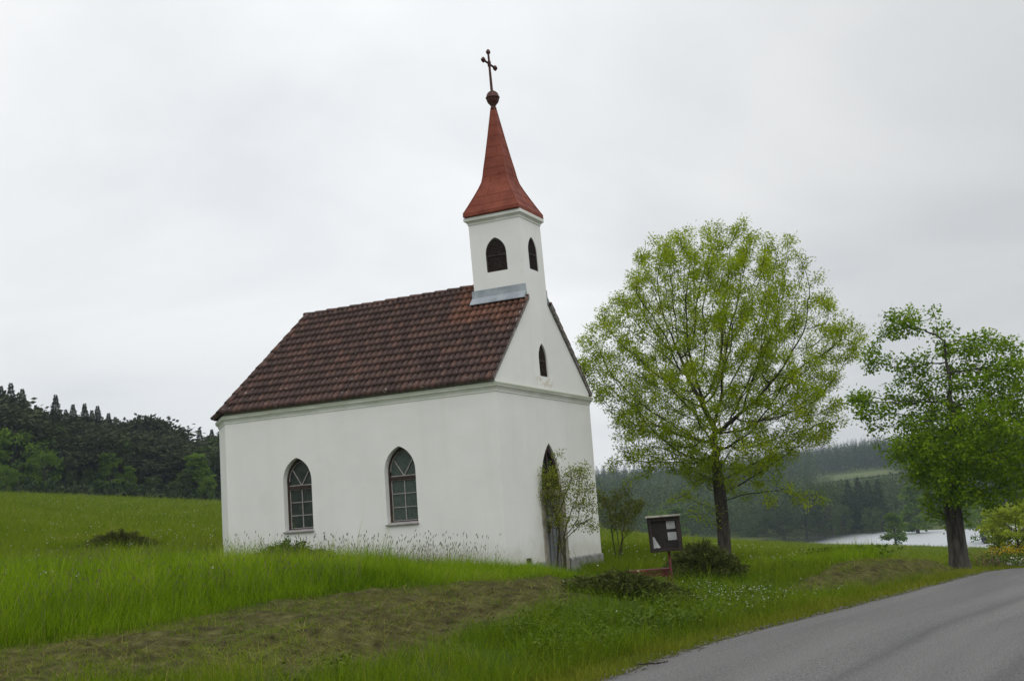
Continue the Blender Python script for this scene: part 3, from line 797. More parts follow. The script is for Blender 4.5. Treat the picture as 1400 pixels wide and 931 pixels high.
# ---------------- roof
P_T, ROWS = .152, 14
def tile_plane(mb, uvs, E1, E2, R1, R2, rows=ROWS, cut=None):
    E1, E2, R1, R2 = (np.array(v, float) for v in (E1, E2, R1, R2))
    A = E2-E1; le = np.linalg.norm(A); A /= le
    a1, a2 = np.dot(R1-E1, A), np.dot(R2-E1, A)
    Bv = (R1-E1)-a1*A; Nn = np.cross(A, Bv/np.linalg.norm(Bv))
    if Nn[2] < 0: Nn = -Nn
    st = P_T/10; base = np.arange(math.floor(min(0, a1)/st), math.ceil(max(le, a2)/st)+1)*st
    lines = []
    for r in range(rows):
        for f in (0, .4, 1): lines.append((r, f))
    prev = None
    for r, f in lines:
        t_ = (r+f-(.06 if f == 0 and r > 0 else 0))/rows; lo, hi = t_*a1, le+t_*(a2-le)
        jig = ((r*7919) % 13-6)*.0025
        if cut and t_ >= cut[0]-1e-6:         # courses behind the tower stop at its back
            if cut[1] == 'lo': lo = cut[2]
            else: hi = le-cut[2]
        a = np.clip(base, lo, hi)
        ph = 2*np.pi*(base/P_T)+.4*r*0
        fu = np.mod(base/P_T+.5, 1.0); h = .047*np.where(fu < .62, np.sin(fu/.62*np.pi/2)**1.3, np.cos((fu-.62)/.38*np.pi/2)**.8) + .025*(1-f) + .012 + jig*.4
        pts = E1[None]+a[:, None]*A[None]+t_*Bv[None]+h[:, None]*Nn[None]
        o_ = len(mb.V); mb.V += [tuple(p) for p in pts]; uvs += [((x+P_T*.5)/P_T+.001, r+.02+.95*f+37*0) for x in base]
        if prev is not None:
            po, pa = prev
            for i in range(len(base)-1):
                if a[i+1]-a[i] < 1e-6 and pa[i+1]-pa[i] < 1e-6: continue
                mb.F.append((po+i, po+i+1, o_+i+1, o_+i))
        else:       # front lip of the lowest course
            q = E1[None]+a[:, None]*A[None]-.02*Nn[None]
            o2 = len(mb.V); mb.V += [tuple(p) for p in q]; uvs += [((x+P_T*.5)/P_T+.001, r+.02) for x in base]
            for i in range(len(base)-1):
                if a[i+1]-a[i] > 1e-6: mb.F.append((o2+i, o2+i+1, o_+i+1, o_+i))
        prev = (o_, a)
mb = MB(); uvs = []
XF = .045
c1 = (-L_-EV*.414, -EV, H_); c2 = (-L_-CH-EV, CH-EV*.414, H_)
c3 = (-L_-CH-EV, W_-CH+EV*.414, H_); c4 = (-L_-EV*.414, W_+EV, H_)
RB = (-XR, YC, HR); RF = (XF, YC, HR)
TCUT = ((tl+EV)/(YC+EV))
tile_plane(mb, uvs, (XF, -EV, H_), c1, RF, RB, cut=(TCUT, 'lo', XF+TD-.08))
tile_plane(mb, uvs, c4, (XF, W_+EV, H_), RB, RF, cut=(TCUT, 'hi', XF+TD-.08))
tile_plane(mb, uvs, c1, c2, RB, RB)
tile_plane(mb, uvs, c2, c3, RB, RB)
tile_plane(mb, uvs, c3, c4, RB, RB)
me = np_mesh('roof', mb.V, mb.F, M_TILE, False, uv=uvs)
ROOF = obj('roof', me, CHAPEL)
# mortar under the two front verges
M_VERGE = noise_mat('verge_mortar', (.13, .12, .11), (.30, .28, .26), 14, .9)
for sgn in (0, 1):
    mb = MB()
    fy = (lambda y: y) if sgn == 0 else (lambda y: W_-y)
    V = [(XF-.005, fy(-EV+.01), H_-.03), (XF-.005, fy(tl-.03), zt-.02), (XF-.005, fy(tl-.03), zt+.055), (XF-.005, fy(-EV+.01), H_+.03),
         (-.06, fy(-EV+.01), H_-.03), (-.06, fy(tl-.03), zt-.02), (-.06, fy(tl-.03), zt+.055), (-.06, fy(-EV+.01), H_+.03)]
    mb.add(V, [(0, 1, 2, 3), (4, 7, 6, 5), (0, 4, 5, 1), (3, 2, 6, 7), (0, 3, 7, 4)])
    mb.build('verge_mortar', M_VERGE, ROOF)
def cap_tiles(name, p, q, n, r=.105, up=0.03):
    mb = MB(); p, q = np.array(p, float), np.array(q, float); d = (q-p)/n; dl = np.linalg.norm(d); du = d/dl
    sd_ = np.cross(du, [0, 0, 1.0]); sd_ /= np.linalg.norm(sd_); upv = np.cross(sd_, du)
    for i in range(n):
        V = []; jr = random.uniform(-.006, .006)
        for s, (tt, rr, lift) in enumerate(((-.04, r+.010, .012), (1.0, r-.004, 0.0))):
            c = p+d*(i+tt)+upv*(up+lift+jr)
            for k in range(7):
                a = math.pi*k/6; V.append(c+rr*(math.cos(a)*sd_+.85*math.sin(a)*upv))
            for k in range(7):
                a = math.pi*k/6; V.append(c+(rr-.018)*(math.cos(a)*sd_+.85*math.sin(a)*upv))
        F = []
        for k in range(6):
            F += [(k, k+1, 14+k+1, 14+k), (7+k, 21+k, 21+k+1, 7+k+1), (k, 7+k, 7+k+1, k+1), (14+k, 14+k+1, 21+k+1, 21+k)]
        F += [(0, 14, 21, 7), (6, 13, 27, 20)]
        mb.add(V, F)
    me = np_mesh(name, mb.V, mb.F, M_TILE, False, uv=[(i//28*1.0+.5, 77.5) for i in range(len(mb.V))])
    return obj(name, me, ROOF)
cap_tiles('ridge_tiles', (-XR-.12, YC, HR+.0), (-TD+.02, YC, HR+.0), 15, up=-.035)
cap_tiles('hip_tiles', c1, RB, 12, r=.085, up=.015)
cap_tiles('hip_tiles', c2, RB, 12, r=.085, up=.015)
cap_tiles('hip_tiles', c3, RB, 12, r=.085, up=.015)
cap_tiles('hip_tiles', c4, RB, 12, r=.085, up=.015)

# ---------------- tower
TZ = 8.18
TSF = dict(uc=2.745, z0=6.87, w=.52, zs=7.30, za=7.70)
TSS = dict(uc=-.695, z0=6.86, w=.55, zs=7.30, za=7.69)
mb = MB()
panel(mb, mp_front, [(tl, zt), (trr, zt), (trr, TZ), (tl, TZ)], [arch(**TSF)], .06)
def mp_tn(u, z, d): return lean(u, tl+d, z)
def mp_tf(u, z, d): return lean(u, trr-d, z)
panel(mb, mp_tn, [(-TD, 5.6), (0, 5.6), (0, TZ), (-TD, TZ)], [arch(**TSS)], .06)
panel(mb, mp_tf, [(-TD, 5.6), (0, 5.6), (0, TZ), (-TD, TZ)], [arch(**TSS)], .06)
mb.add([lean(-TD, tl, 5.6), lean(-TD, trr, 5.6), lean(-TD, trr, TZ), lean(-TD, tl, TZ)], [(0, 1, 2, 3)])
TOWER = mb.build('tower', M_WALL, CHAPEL)
louvre(TSF, mp_front, TOWER, 17, .02); louvre(TSS, mp_tn, TOWER, 17, .02); louvre(TSS, mp_tf, TOWER, 17, .02)
TP = [(0, tl), (0, trr), (-TD, trr), (-TD, tl)]
mb = MB()
sweep(mb, TP, [(-.01, 8.085), (.014, 8.085), (.018, 8.125), (.026, 8.135), (.048, 8.16), (.078, 8.18), (.083, 8.19), (.083, 8.262), (.06, 8.27), (-.1, 8.30)], fn=lean)
mb.build('tower_cornice', M_CORN, TOWER)
# zinc flashing round the tower foot
mb = MB()
for s in (0, 1):
    fy = (lambda y: y) if s == 0 else (lambda y: W_-y)
    zf = roof_z(tl)
    sec = [(tl-.012, zf+.33), (tl-.016, zf+.155), (tl-.055, zf+.125), (tl-.185, zf-.005), (tl-.190, zf-.03), (tl+.03, zf-.03)]
    V = [lean(x, fy(y), z) for x in (-TD-.06, .012) for y, z in sec]; k = len(sec)
    mb.add(V, [(i, i+1, k+i+1, k+i) for i in range(k-1)]+[tuple(range(k)), tuple(range(2*k-1, k-1, -1))])
V = [lean(-TD-.014, y, z) for y, z in ((tl-.02, zf+.2), (YC, HR+.22), (trr+.02, zf+.2), (trr+.02, zf-.02), (YC, HR), (tl-.02, zf-.02))]
mb.add(V, [(0, 1, 4, 5), (1, 2, 3, 4)])
mb.build('flashing', M_ZINC, CHAPEL)

# ---------------- spire
SX, SY = -TD/2, YC
prof = [(8.275, .735), (8.30, .745), (8.36, .735), (8.55, .635), (8.78, .52), (9.0, .415), (9.17, .345), (9.32, .312), (9.52, .284), (9.80, .240), (10.08, .197), (10.36, .155), (10.64, .115), (10.92, .074), (11.10, .048)]
sheets = MB()
for i in range(len(prof)-1):
    z0, h0 = prof[i]; z1, h1 = prof[i+1]
    g = .006 if i > 1 and i not in (5, 6) else 0
    V = [lean(SX+sx*(h0+g), SY+sy*(h0+g), z0) for sx, sy in ((1, -1), (1, 1), (-1, 1), (-1, -1))]+[lean(SX+sx*h1, SY+sy*h1, z1) for sx, sy in ((1, -1), (1, 1), (-1, 1), (-1, -1))]
    sheets.add(V, [(k, (k+1) % 4, 4+(k+1) % 4, 4+k) for k in range(4)])
    if g:        # the lap of each sheet over the one below
        V = [lean(SX+sx*(h0+q), SY+sy*(h0+q), z0) for q in (g, -.004) for sx, sy in ((1, -1), (1, 1), (-1, 1), (-1, -1))]
        sheets.add(V, [(k, 4+k, 4+(k+1) % 4, (k+1) % 4) for k in range(4)])
z0, h0 = prof[0]
sheets.add([lean(SX+sx*h0, SY+sy*h0, z0) for sx, sy in ((1, -1), (1, 1), (-1, 1), (-1, -1))], [(0, 3, 2, 1)])
SPIRE = sheets.build('spire', M_SPIRE, CHAPEL)
seam = MB()
for sx, sy in ((1, -1), (1, 1), (-1, 1), (-1, -1)):      # rolled seams on the hips
    seam.tube([lean(SX+sx*h, SY+sy*h, z) for z, h in prof[2:]], [.017]*7+[.013]*6, 6)
for i in range(2, len(prof)-3):                            # short upright seams on the right-hand faces
    z0, h0 = prof[i]; z1, h1 = prof[i+1]
    o_ = .35 if i % 2 else -.3
    for ax in (0, 1):
        f = lambda h, z: lean(SX+(h if ax == 0 else o_*h), SY+(o_*h if ax == 0 else -h), z)
        seam.tube([f(h0+.004, z0), f(h1+.004, z1)], .007, 5)
seam.build('seams', M_SPIRE, SPIRE)
mb = MB()
bc = lean(SX, SY, 11.09)
mb.lathe(bc, [(.05, -.03), (.078, 0), (.078, .025), (.06, .04), (.065, .09), (.085, .10), (.075, .115), (.115, .14), (.142, .185), (.158, .235), (.163, .275), (.178, .28), (.178, .298), (.163, .303),
              (.155, .35), (.136, .395), (.105, .432), (.065, .458), (.035, .48), (.0, .485)], 20)
FIN = mb.build('finial_ball', M_IRON, SPIRE, smooth=True)
mb = MB()
zb, zx, zt_ = 11.55, 12.27, 12.63
c = lambda y, z: lean(SX, SY+y, z)
mb.tube([c(0, zb), c(0, zt_-.06)], [.035, .026], 8)
mb.tube([c(-.31, zx), c(.31, zx)], .027, 8)
def bud(p, ax):
    p = np.array(p); ax = np.array(ax, float); side = np.array([0, ax[2], ax[1]])
    mb.tube([p-ax*.05, p-ax*.03, p-ax*.0, p+ax*.04, p+ax*.075], [.03, .052, .06, .05, .018], 10)
    for s in (-1, 1):
        q = p+s*side*.05; mb.tube([q-s*side*.02, q, q+s*side*.025], [.03, .034, .014], 8)
bud(c(0, zt_-.05), (0, 0, 1)); bud(c(-.33, zx), (0, -1, 0)); bud(c(.33, zx), (0, 1, 0))
mb.tube([c(0, zx-.06), c(0, zx+.06)], .045, 8)
mb.build('cross', M_IRON, SPIRE, smooth=False)

# ================================================================== PLANTS
def tri_strip_blades(P, h, w, yaw, lx, ly, curl=.35):
    """grass blades: 5 vertices, 3 triangles each"""
    n = len(P); c, s = np.cos(yaw)*w/2, np.sin(yaw)*w/2
    V = np.zeros((n, 5, 3))
    V[:, 0] = P+np.stack([-c, -s, np.zeros(n)], -1); V[:, 1] = P+np.stack([c, s, np.zeros(n)], -1)
    mid = P+np.stack([lx*curl, ly*curl, h*.58], -1)
    V[:, 2] = mid+np.stack([-c*.8, -s*.8, np.zeros(n)], -1); V[:, 3] = mid+np.stack([c*.8, s*.8, np.zeros(n)], -1)
    V[:, 4] = P+np.stack([lx, ly, h], -1)
    o = (np.arange(n)*5)[:, None]
    F = np.concatenate([o+np.array([0, 1, 3]), o+np.array([0, 3, 2]), o+np.array([2, 3, 4])], 1).reshape(-1, 3)
    return V.reshape(-1, 3), F
def cards(P, D, L, W, up=None):
    """leaf shaped quads: base P, direction D, length L, width W"""
    n = len(P); D = unit(D)
    R = rng.normal(size=(n, 3)) if up is None else up
    S = unit(np.cross(D, R)); L = np.broadcast_to(L, n)[:, None]; W = np.broadcast_to(W, n)[:, None]
    V = np.stack([P, P+D*L*.5-S*W*.5, P+D*L, P+D*L*.5+S*W*.5], 1)
    F = (np.arange(n)*4)[:, None]+np.array([0, 1, 2, 3])
    return V.reshape(-1, 3), F
def gone(x, y, pad=0.0):
    """inside the chapel's footprint"""
    return (x > -L_-CH-pad) & (x < pad) & (y > -pad) & (y < W_+pad)
def polar_pts(n, D0, D1, x0=-90, x1=1490, power=1.0):
    a0, a1 = azim(x0), azim(x1)
    az = rng.uniform(a0, a1, n); u = rng.random(n)
    if power == 0: D = np.exp(np.log(D0)+u*(np.log(D1)-np.log(D0)))
    else: D = (D0**power+u*(D1**power-D0**power))**(1/power)
    return CAM[0]+D*np.sin(az), CAM[1]+D*np.cos(az), D
def stuff(name, V, F, mat, tint, smooth=False):
    o = obj(name, np_mesh(name, V, F, mat, smooth, tint=tint)); tag(o, kind='stuff'); return o

G_TALL = leaf_mat('tall_grass_blades', [(0, (.065, .130, .003)), (.4, (.195, .325, .005)), (.8, (.31, .43, .014)), (1, (.44, .44, .12))], .45)
G_MEAD = leaf_mat('meadow_grass_blades', [(0, (.085, .145, .004)), (.5, (.165, .24, .007)), (.85, (.225, .28, .02)), (1, (.30, .27, .08))], .42)
G_VERGE = leaf_mat('verge_grass_blades', [(0, (.10, .14, .008)), (.5, (.17, .20, .012)), (1, (.26, .26, .03))], .3)
G_SLOPE = leaf_mat('slope_grass_blades', [(0, (.060, .115, .003)), (.5, (.135, .22, .005)), (.9, (.22, .29, .013)), (1, (.28, .27, .06))], .42)
G_HAY = leaf_mat('hay_blades', [(0, (.075, .058, .018)), (.35, (.175, .155, .042)), (.7, (.29, .265, .085)), (1, (.18, .22, .025))], .15, .8, .1)
G_WEED = leaf_mat('weed_leaves', [(0, (.055, .095, .010)), (1, (.13, .19, .02))], .3)
W_FLOW = leaf_mat('white_petals', [(0, (.62, .62, .58)), (1, (.85, .85, .82))], .2)

def grass(name, x, y, hm, hs, wm, mat, leanx=.0, leany=.0, spread=.35, tb=(2, 2.5), curl=.35, patch=.0, zoff=-.02):
    n = len(x); z = ground_z(x, y)+zoff
    f = fbm(x*1.1+5, y*1.1+9, 2)
    h = hm*np.exp(rng.normal(0, hs, n))*(1+patch*(f-.5)*2)
    w = wm*rng.uniform(.7, 1.3, n) if np.isscalar(wm) else wm*rng.uniform(.7, 1.3, n)
    lx = (leanx+rng.normal(0, spread, n))*h; ly = (leany+rng.normal(0, spread, n))*h
    V, F = tri_strip_blades(np.stack([x, y, z], -1), h, w, rng.uniform(0, np.pi, n), lx, ly, curl)
    tint = np.clip(rng.beta(*tb, n)+(f-.5)*.45+(fbm(x*.33+3, y*.33+8, 2)-.5)*.5, 0, 1)
    return V, F, np.repeat(tint, 5)
def join(parts):
    V, F, T, o = [], [], [], 0
    for v, f, t_ in parts:
        V.append(v); F.append(f+o); T.append(t_); o += len(v)
    return np.concatenate(V), np.concatenate(F), np.concatenate(T)

# ---- tall lush grass in front of the chapel and left of it
x, y, D = polar_pts(445000, 12.5, 33, -190, 800, 1.3)
sd, rz, ry = road_sd(x, y); mw, st, sm = zones(x, y, sd)
wob = (fbm(x*.7, y*.7)-.5)*1.5
k = (sd+wob*.35 > st) & ~gone(x, y, .02) & (y < 1.2+rng.normal(0, .3, len(x))) & (rng.random(len(x)) < .85)
k &= ~((y > -.9) & (x > -1.2) & (sd < 7.2))
x, y = x[k], y[k]
d_edge = np.clip(road_sd(x, y)[0]-np.interp(y, [-30, -13, -8.6, -5, -2.5, -.8], [8.6, 7.8, 7.1, 5.9, 5.2, 4.2]), 0, 3)
far_m = np.interp(x, [-2, 0, 1.2, 2.0], [1, .72, .45, .35])*(1-sstep(19.5, 27, np.hypot(x-CAM[0], y-CAM[1]))*.45*(x < -7.8))*(1-.5*sstep(-1.6, -.2, y))
V, F, T = grass('tall', x, y, .37, .30, .0085, G_TALL, .12, -.05, .30, tb=(1.6, 2.2), patch=.45)
hh = np.repeat((.55+.45*sstep(0, .8, d_edge))*far_m, 5)
base = np.repeat(np.stack([x, y, ground_z(x, y)], -1), 5, 0)
V = base+(V-base)*np.stack([hh*.5+.5, hh*.5+.5, hh], -1)
stuff('tall_grass', V, F, G_TALL, T)

# ---- seed heads standing over the grass against the wall
n = 520
x = np.concatenate([rng.uniform(-6.6, .2, 360), rng.uniform(-7.6, -5.8, 40), rng.uniform(-14, -8, 120)])
y = np.concatenate([rng.uniform(-2.2, -.25, 400), rng.uniform(-6, 1, 120)])
dens = rng.random(n) < np.interp(x, [-14, -8, -5.4, -4.6, -1.0, .2], [.5, .35, .4, 1, 1, .25]); x, y = x[dens], y[dens]; n = len(x)
z = ground_z(x, y); h = rng.uniform(.48, .86, n); lx = rng.normal(.10, .12, n)*h; ly = rng.normal(-.03, .1, n)*h
P = np.stack([x, y, z], -1)
V1, F1 = tri_strip_blades(P, h, np.full(n, .006), rng.uniform(-.5, .5, n), lx, ly, .35)
tip = P+np.stack([lx, ly, h], -1); dr = unit(np.stack([lx*1.3, ly*1.3, h*.6], -1))
V2, F2 = cards(np.repeat(tip-dr*.03, 2, 0), np.repeat(dr, 2, 0), .085, .018)
F2t = np.concatenate([F2[:, [0, 1, 2]], F2[:, [0, 2, 3]]])
V, F, T = join([(V1, F1, np.full(len(V1), .35)), (V2, F2t, np.repeat(rng.uniform(.0, .6, 2*n), 4))])
G_SEED = leaf_mat('seed_heads', [(0, (.06, .045, .04)), (.4, (.13, .11, .06)), (1, (.22, .19, .11))], .1)
stuff('grass_seed_heads', V, F, G_SEED, T)

# ---- thin flowering stalks scattered through the tall grass
x, y, D = polar_pts(9000, 13, 30, -90, 700, 1.2); sd, rz, ry = road_sd(x, y); mw, st, sm = zones(x, y, sd)
k = (sd > st+.35) & ~gone(x, y, .1) & (y < .6) & (x < .2) & (fbm(x*.6+2, y*.6+4, 2) > .42); x, y = x[k][:2600], y[k][:2600]; n = len(x)
P = np.stack([x, y, ground_z(x, y)], -1); h = rng.uniform(.34, .62, n); lx = rng.normal(.10, .14, n)*h; ly = rng.normal(-.03, .12, n)*h
V1, F1 = tri_strip_blades(P, h, np.full(n, .005), rng.uniform(-.5, .5, n), lx, ly, .35)
tip = P+np.stack([lx, ly, h], -1); dr = unit(np.stack([lx*1.4, ly*1.4, h*.6], -1)); V2, F2 = cards(tip-dr*.02, dr, .075, .014)
V, F, T = join([(V1, F1, np.full(len(V1), .7)), (V2, np.concatenate([F2[:, [0, 1, 2]], F2[:, [0, 2, 3]]]), np.repeat(rng.uniform(.3, 1, n), 4))])
stuff('flowering_grass_stalks', V, F, G_SEED, T)

# ---- mown strip: matted hay with green regrowth
x, y, D = polar_pts(450000, 11, 46, -190, 1400, 1.1)
sd, rz, ry = road_sd(x, y); mw, st, sm = zones(x, y, sd)
k = (rng.random(len(x)) < mw*np.interp(D, [11, 20, 46], [.95, .85, .6])*np.clip(.25+1.6*(fbm(x*1.6+11, y*2.4, 3)-.28)+.45*sstep(.3, 1.6, sd-sm)+.5*(y > 0), .15, 1.1)) & ~gone(x, y, .1)
x, y = x[k], y[k]; n = len(x)
Dk = np.hypot(x-CAM[0], y-CAM[1])
hay = rng.random(n) < .52+.6*(fbm(x*.8+3, y*.8, 2)-.4)-.22*sstep(.8, 2.6, sd[k]-sm[k])*(y < -.8)-.12*(y > 0)
V1, F1, T1 = grass('hay', x[hay], y[hay], .048, .55, .0062, None, 0, 0, 2.4, (1.6, 1.8), .5, .5, .0)
g = ~hay
V2, F2, T2 = grass('regrowth', x[g], y[g], .07, .4, .0055, None, 0, 0, .7, (2, 2), .4, .6)
stuff('mown_hay', V1, F1, G_HAY, T1); stuff('mown_regrowth', V2, F2, G_SLOPE, T2)

# ---- the bank below the strip and the plot between the bushes and the road
x, y, D = polar_pts(330000, 10.3, 34, -90, 1250, 1.1)
sd, rz, ry = road_sd(x, y); mw, st, sm = zones(x, y, sd)
wob = (fbm(x*.7, y*.7)-.5)*1.5
low = ((sd+wob*.3 < np.where(y < -.8, st, 8)) & (sd > .55)) & (y < 7)
k = low & (rng.random(len(x)) < (1-mw)*np.clip(.25+2.2*(fbm(x*1.3+21, y*1.3, 3)-.28), .12, .95)) & ~gone(x, y, .05)
x, y = x[k], y[k]
V, F, T = grass('slope', x, y, .17, .4, .0065, G_SLOPE, .05, 0, .45, patch=.7)
stuff('bank_grass', V, F, G_SLOPE, T)
# broad-leaved weeds on the bank
x, y, D = polar_pts(7000, 10.3, 28, 380, 1250, 1.2)
sd, rz, ry = road_sd(x, y); mw, st, sm = zones(x, y, sd)
cl_ = fbm(x*.9+40, y*.9, 2)
k = (sd > .9) & (sd < 4.2) & (mw < .25) & (cl_ > .52) & (y < 5)
x, y = x[k], y[k]; m_ = 9
P = np.repeat(np.stack([x, y, ground_z(x, y)+.02], -1), m_, 0); n = len(P)
P = P+np.stack([rng.normal(0, .05, n), rng.normal(0, .05, n), rng.uniform(.0, .24, n)], -1)
D_ = np.stack([rng.normal(0, 1, n), rng.normal(0, 1, n), rng.normal(.15, .35, n)], -1)
V, F = cards(P, D_, rng.uniform(.04, .085, n), rng.uniform(.02, .045, n), up=np.stack([rng.normal(0, .4, n), rng.normal(0, .4, n), np.ones(n)], -1))
stuff('bank_weeds', V, F, G_WEED, np.repeat(np.clip(rng.beta(2, 2, n), 0, 1), 4))

# ---- verge along the tarmac
x, y, D = polar_pts(520000, 10.3, 48, 400, 1490, .9)
sd, rz, ry = road_sd(x, y)
k = (sd > -.03+(fbm(x*2.5, y*2.5)-.4)*.25) & (sd < np.where(y > 0, .85, 1.2)+rng.normal(0, .18, len(x)))
x, y = x[k], y[k]; Dk = np.hypot(x-CAM[0], y-CAM[1])
V, F, T = grass('verge', x, y, .075, .4, .005*np.interp(Dk, [10, 48], [1, 3]), G_VERGE, 0, 0, .5, patch=.5, zoff=-.01)
stuff('verge_grass', V, F, G_VERGE, T)
# loose stones where the tarmac frays
x, y, D = polar_pts(90000, 10.3, 40, 600, 1490, .9)
sd, rz, ry = road_sd(x, y)
k = np.abs(sd+.02+(fbm(x*2, y*2)-.5)*.25) < rng.exponential(.07, len(x)); x, y = x[k][:2600], y[k][:2600]; n = len(x)
oc = np.array([(1, 0, 0), (0, 1, 0), (-1, 0, 0), (0, -1, 0), (0, 0, .8), (0, 0, -.5)], float)
V = (np.stack([x, y, ground_z(x, y)+.035], -1)[:, None]+oc[None]*(rng.uniform(.006, .019, n)[:, None, None]*rng.uniform(.7, 1.3, (n, 6, 1)))).reshape(-1, 3)
of = np.array([(0, 1, 4), (1, 2, 4), (2, 3, 4), (3, 0, 4), (1, 0, 5), (2, 1, 5), (3, 2, 5), (0, 3, 5)])
F = ((np.arange(n)*6)[:, None, None]+of[None]).reshape(-1, 3)
stuff('roadside_gravel', V, F, noise_mat('gravel_stones', (.09, .082, .07), (.22, .205, .18), 9, .9), np.zeros(len(V)))

# ---- tall grass strip behind the mown bank, right of the ash tree, and the meadow
x, y, D = polar_pts(300000, 21, 62, 790, 1490, .6)
sd, rz, ry = road_sd(x, y)
k = (sd > np.where(y > 13, 1.2, 2.5)+(fbm(x*.7, y*.7)-.5)*.7) & ~gone(x, y, .1) & ((y > 2.2) | (sd > 6.2)) & (rng.random(len(x)) < .8)
x, y, D, sd = x[k], y[k], D[k], sd[k]
hgt = .20+.07*(1-sstep(3.2, 6.5, sd))*sstep(4, 8, y)*(1-sstep(11.5, 14.5, y))
hgt = hgt*np.where((y > 12.5) & (sd < 4.5), .38, 1)
V, F, T = grass('m1', x, y, hgt, .3, .0075*np.interp(D, [21, 62], [1, 3.2]), None, .06, 0, .3, patch=.5)
near = (1-sstep(4, 7, sd))*sstep(3, 7, y)*(1-sstep(12, 15, y))
sel = rng.random(len(x)) < near
fs = np.repeat(sel, 5); ft = np.repeat(sel, 3)
def subset(V, F, T, sel):
    vs = np.repeat(sel, 5); m_ = np.cumsum(vs)-1
    return V[vs], m_[F[np.repeat(sel, 3)]], T[vs]
stuff('roadside_tall_grass', *[a for a in subset(V, F, T, sel)[:2]], G_TALL, subset(V, F, T, sel)[2])
mead = [subset(V, F, T, ~sel)]
x, y, D = polar_pts(190000, 60, 260, 780, 1490, -.2)
mead.append(grass('m2', x, y, .26, .35, .03*np.interp(D, [60, 260], [.8, 4]), None, .05, 0, .5, patch=.5))
x, y, D = polar_pts(330000, 24, 165, -90, 460, -.1)
k = ~gone(x, y, .05) & ((x < -8.2) | (y > 0))
x, y, D = x[k], y[k], D[k]
mead.append(grass('m3', x, y, .24*np.interp(D, [24, 60], [.9, 1.2]), .35, .0085*np.interp(D, [24, 60, 165], [1.1, 3.5, 9]), None, .08, -.03, .4, patch=.4))
V, F, T = join(mead)
stuff('meadow_grass', V, F, G_MEAD, T)

# ---- white flower heads
def heads(x, y, h, r, name, stalk=True):
    n = len(x); z = ground_z(x, y); P = np.stack([x, y, z], -1)
    lx, ly = rng.normal(0, .12, n)*h, rng.normal(0, .12, n)*h
    top = P+np.stack([lx, ly, h], -1)
    V = (top[:, None]+oc[None]*r[:, None, None]).reshape(-1, 3); F = ((np.arange(n)*6)[:, None, None]+of[None]).reshape(-1, 3)
    parts = [(V, F, np.repeat(rng.random(n), 6))]
    if stalk:
        pass
    V, F, T = join(parts); stuff(name, V, F, W_FLOW, T)
x, y, D = polar_pts(900, 17, 130, -90, 300, 0); k = ~gone(x, y, .1) & (x < -7.5) & (fbm(x*.2, y*.2) > .42); x, y, D = x[k], y[k], D[k]
heads(x, y, rng.uniform(.22, .42, len(x)), rng.uniform(.016, .026, len(x))*np.interp(D, [17, 50, 130], [.75, 1.0, 1.9]), 'dandelion_clocks')
bx = [on_ground(px, py) for px, py in ((58, 815), (62, 818), (54, 820), (66, 815), (12, 812), (8, 817), (103, 822), (107, 824), (298, 812), (130, 790), (84, 800))]
bx = np.array(bx); heads(bx[:, 0], bx[:, 1], np.full(len(bx), .42), np.full(len(bx), .024), 'dandelion_clocks')
x, y, D = polar_pts(380, 22, 90, 800, 1200, 0); sd = road_sd(x, y)[0]; k = (sd > 4.5) & ~gone(x, y, .3) & (fbm(x*.3, y*.3) > .45); x, y, D = x[k], y[k], D[k]
heads(x, y, rng.uniform(.25, .4, len(x)), rng.uniform(.014, .022, len(x))*np.interp(D, [22, 90], [1, 1.6]), 'meadow_flowers')
c0 = on_ground(1000, 822)
x = c0[0]+rng.normal(0, .9, 300); y = c0[1]+rng.normal(.3, 1.4, 300); k = (fbm(x*1.4, y*1.4, 2) > .44) & (road_sd(x, y)[0] > .9); x, y = x[k], y[k]
heads(x, y, rng.uniform(.10, .2, len(x)), rng.uniform(.010, .017, len(x)), 'daisies')

# ================================================================== TREES: grown by space colonisation
def colonize(starts, attr_, step, infl, kill, iters, trop=(0, 0, .12), jitter=.12, seed=1):
    r_ = np.random.default_rng(seed)
    pos = [np.array(p, float) for p, _ in starts]; par = [q for _, q in starts]
    A = np.array(attr_, float); alive = np.ones(len(A), bool)
    P0 = np.array(pos); d = np.linalg.norm(A[:, None]-P0[None], axis=2); near = d.argmin(1); nd = d.min(1)
    trop = np.array(trop)
    alive &= nd > kill
    for it in range(iters):
        m = alive & (nd < infl)
        if not m.any(): break
        ids = np.unique(near[m]); new = []
        for i in ids:
            sel = m & (near == i)
            v = unit(A[sel]-pos[i]).sum(0); v = unit(v); v = unit(v+trop+r_.normal(0, jitter, 3))
            new.append((pos[i]+v*step, i))
        s0 = len(pos); allp = np.array(pos); ok = []
        for p, i in new:            # a tip that only circles round its own neighbours gives up its targets
            if np.min(((allp-p)**2).sum(1)) < (.45*step)**2: alive[m & (near == i)] = False
            else: ok.append((p, i))
        if not ok: continue
        new = ok
        for p, i in new: pos.append(p); par.append(int(i))
        Q = np.array([p for p, _ in new]); am = np.where(alive)[0]
        if len(am) == 0: break
        d = np.linalg.norm(A[am][:, None]-Q[None], axis=2); j = d.argmin(1); dm = d.min(1)
        b = dm < nd[am]; near[am[b]] = s0+j[b]; nd[am[b]] = dm[b]
        alive &= nd > kill
    return np.array(pos), np.array(par)
def radii(pos, par, tip, e=2.3, trunk=None):
    n = len(pos); acc = np.zeros(n); nch = np.zeros(n, int)
    for i in range(n-1, -1, -1):
        if acc[i] == 0: acc[i] = tip**e
        if par[i] >= 0: acc[par[i]] += acc[i]; nch[par[i]] += 1
    return acc**(1/e), nch
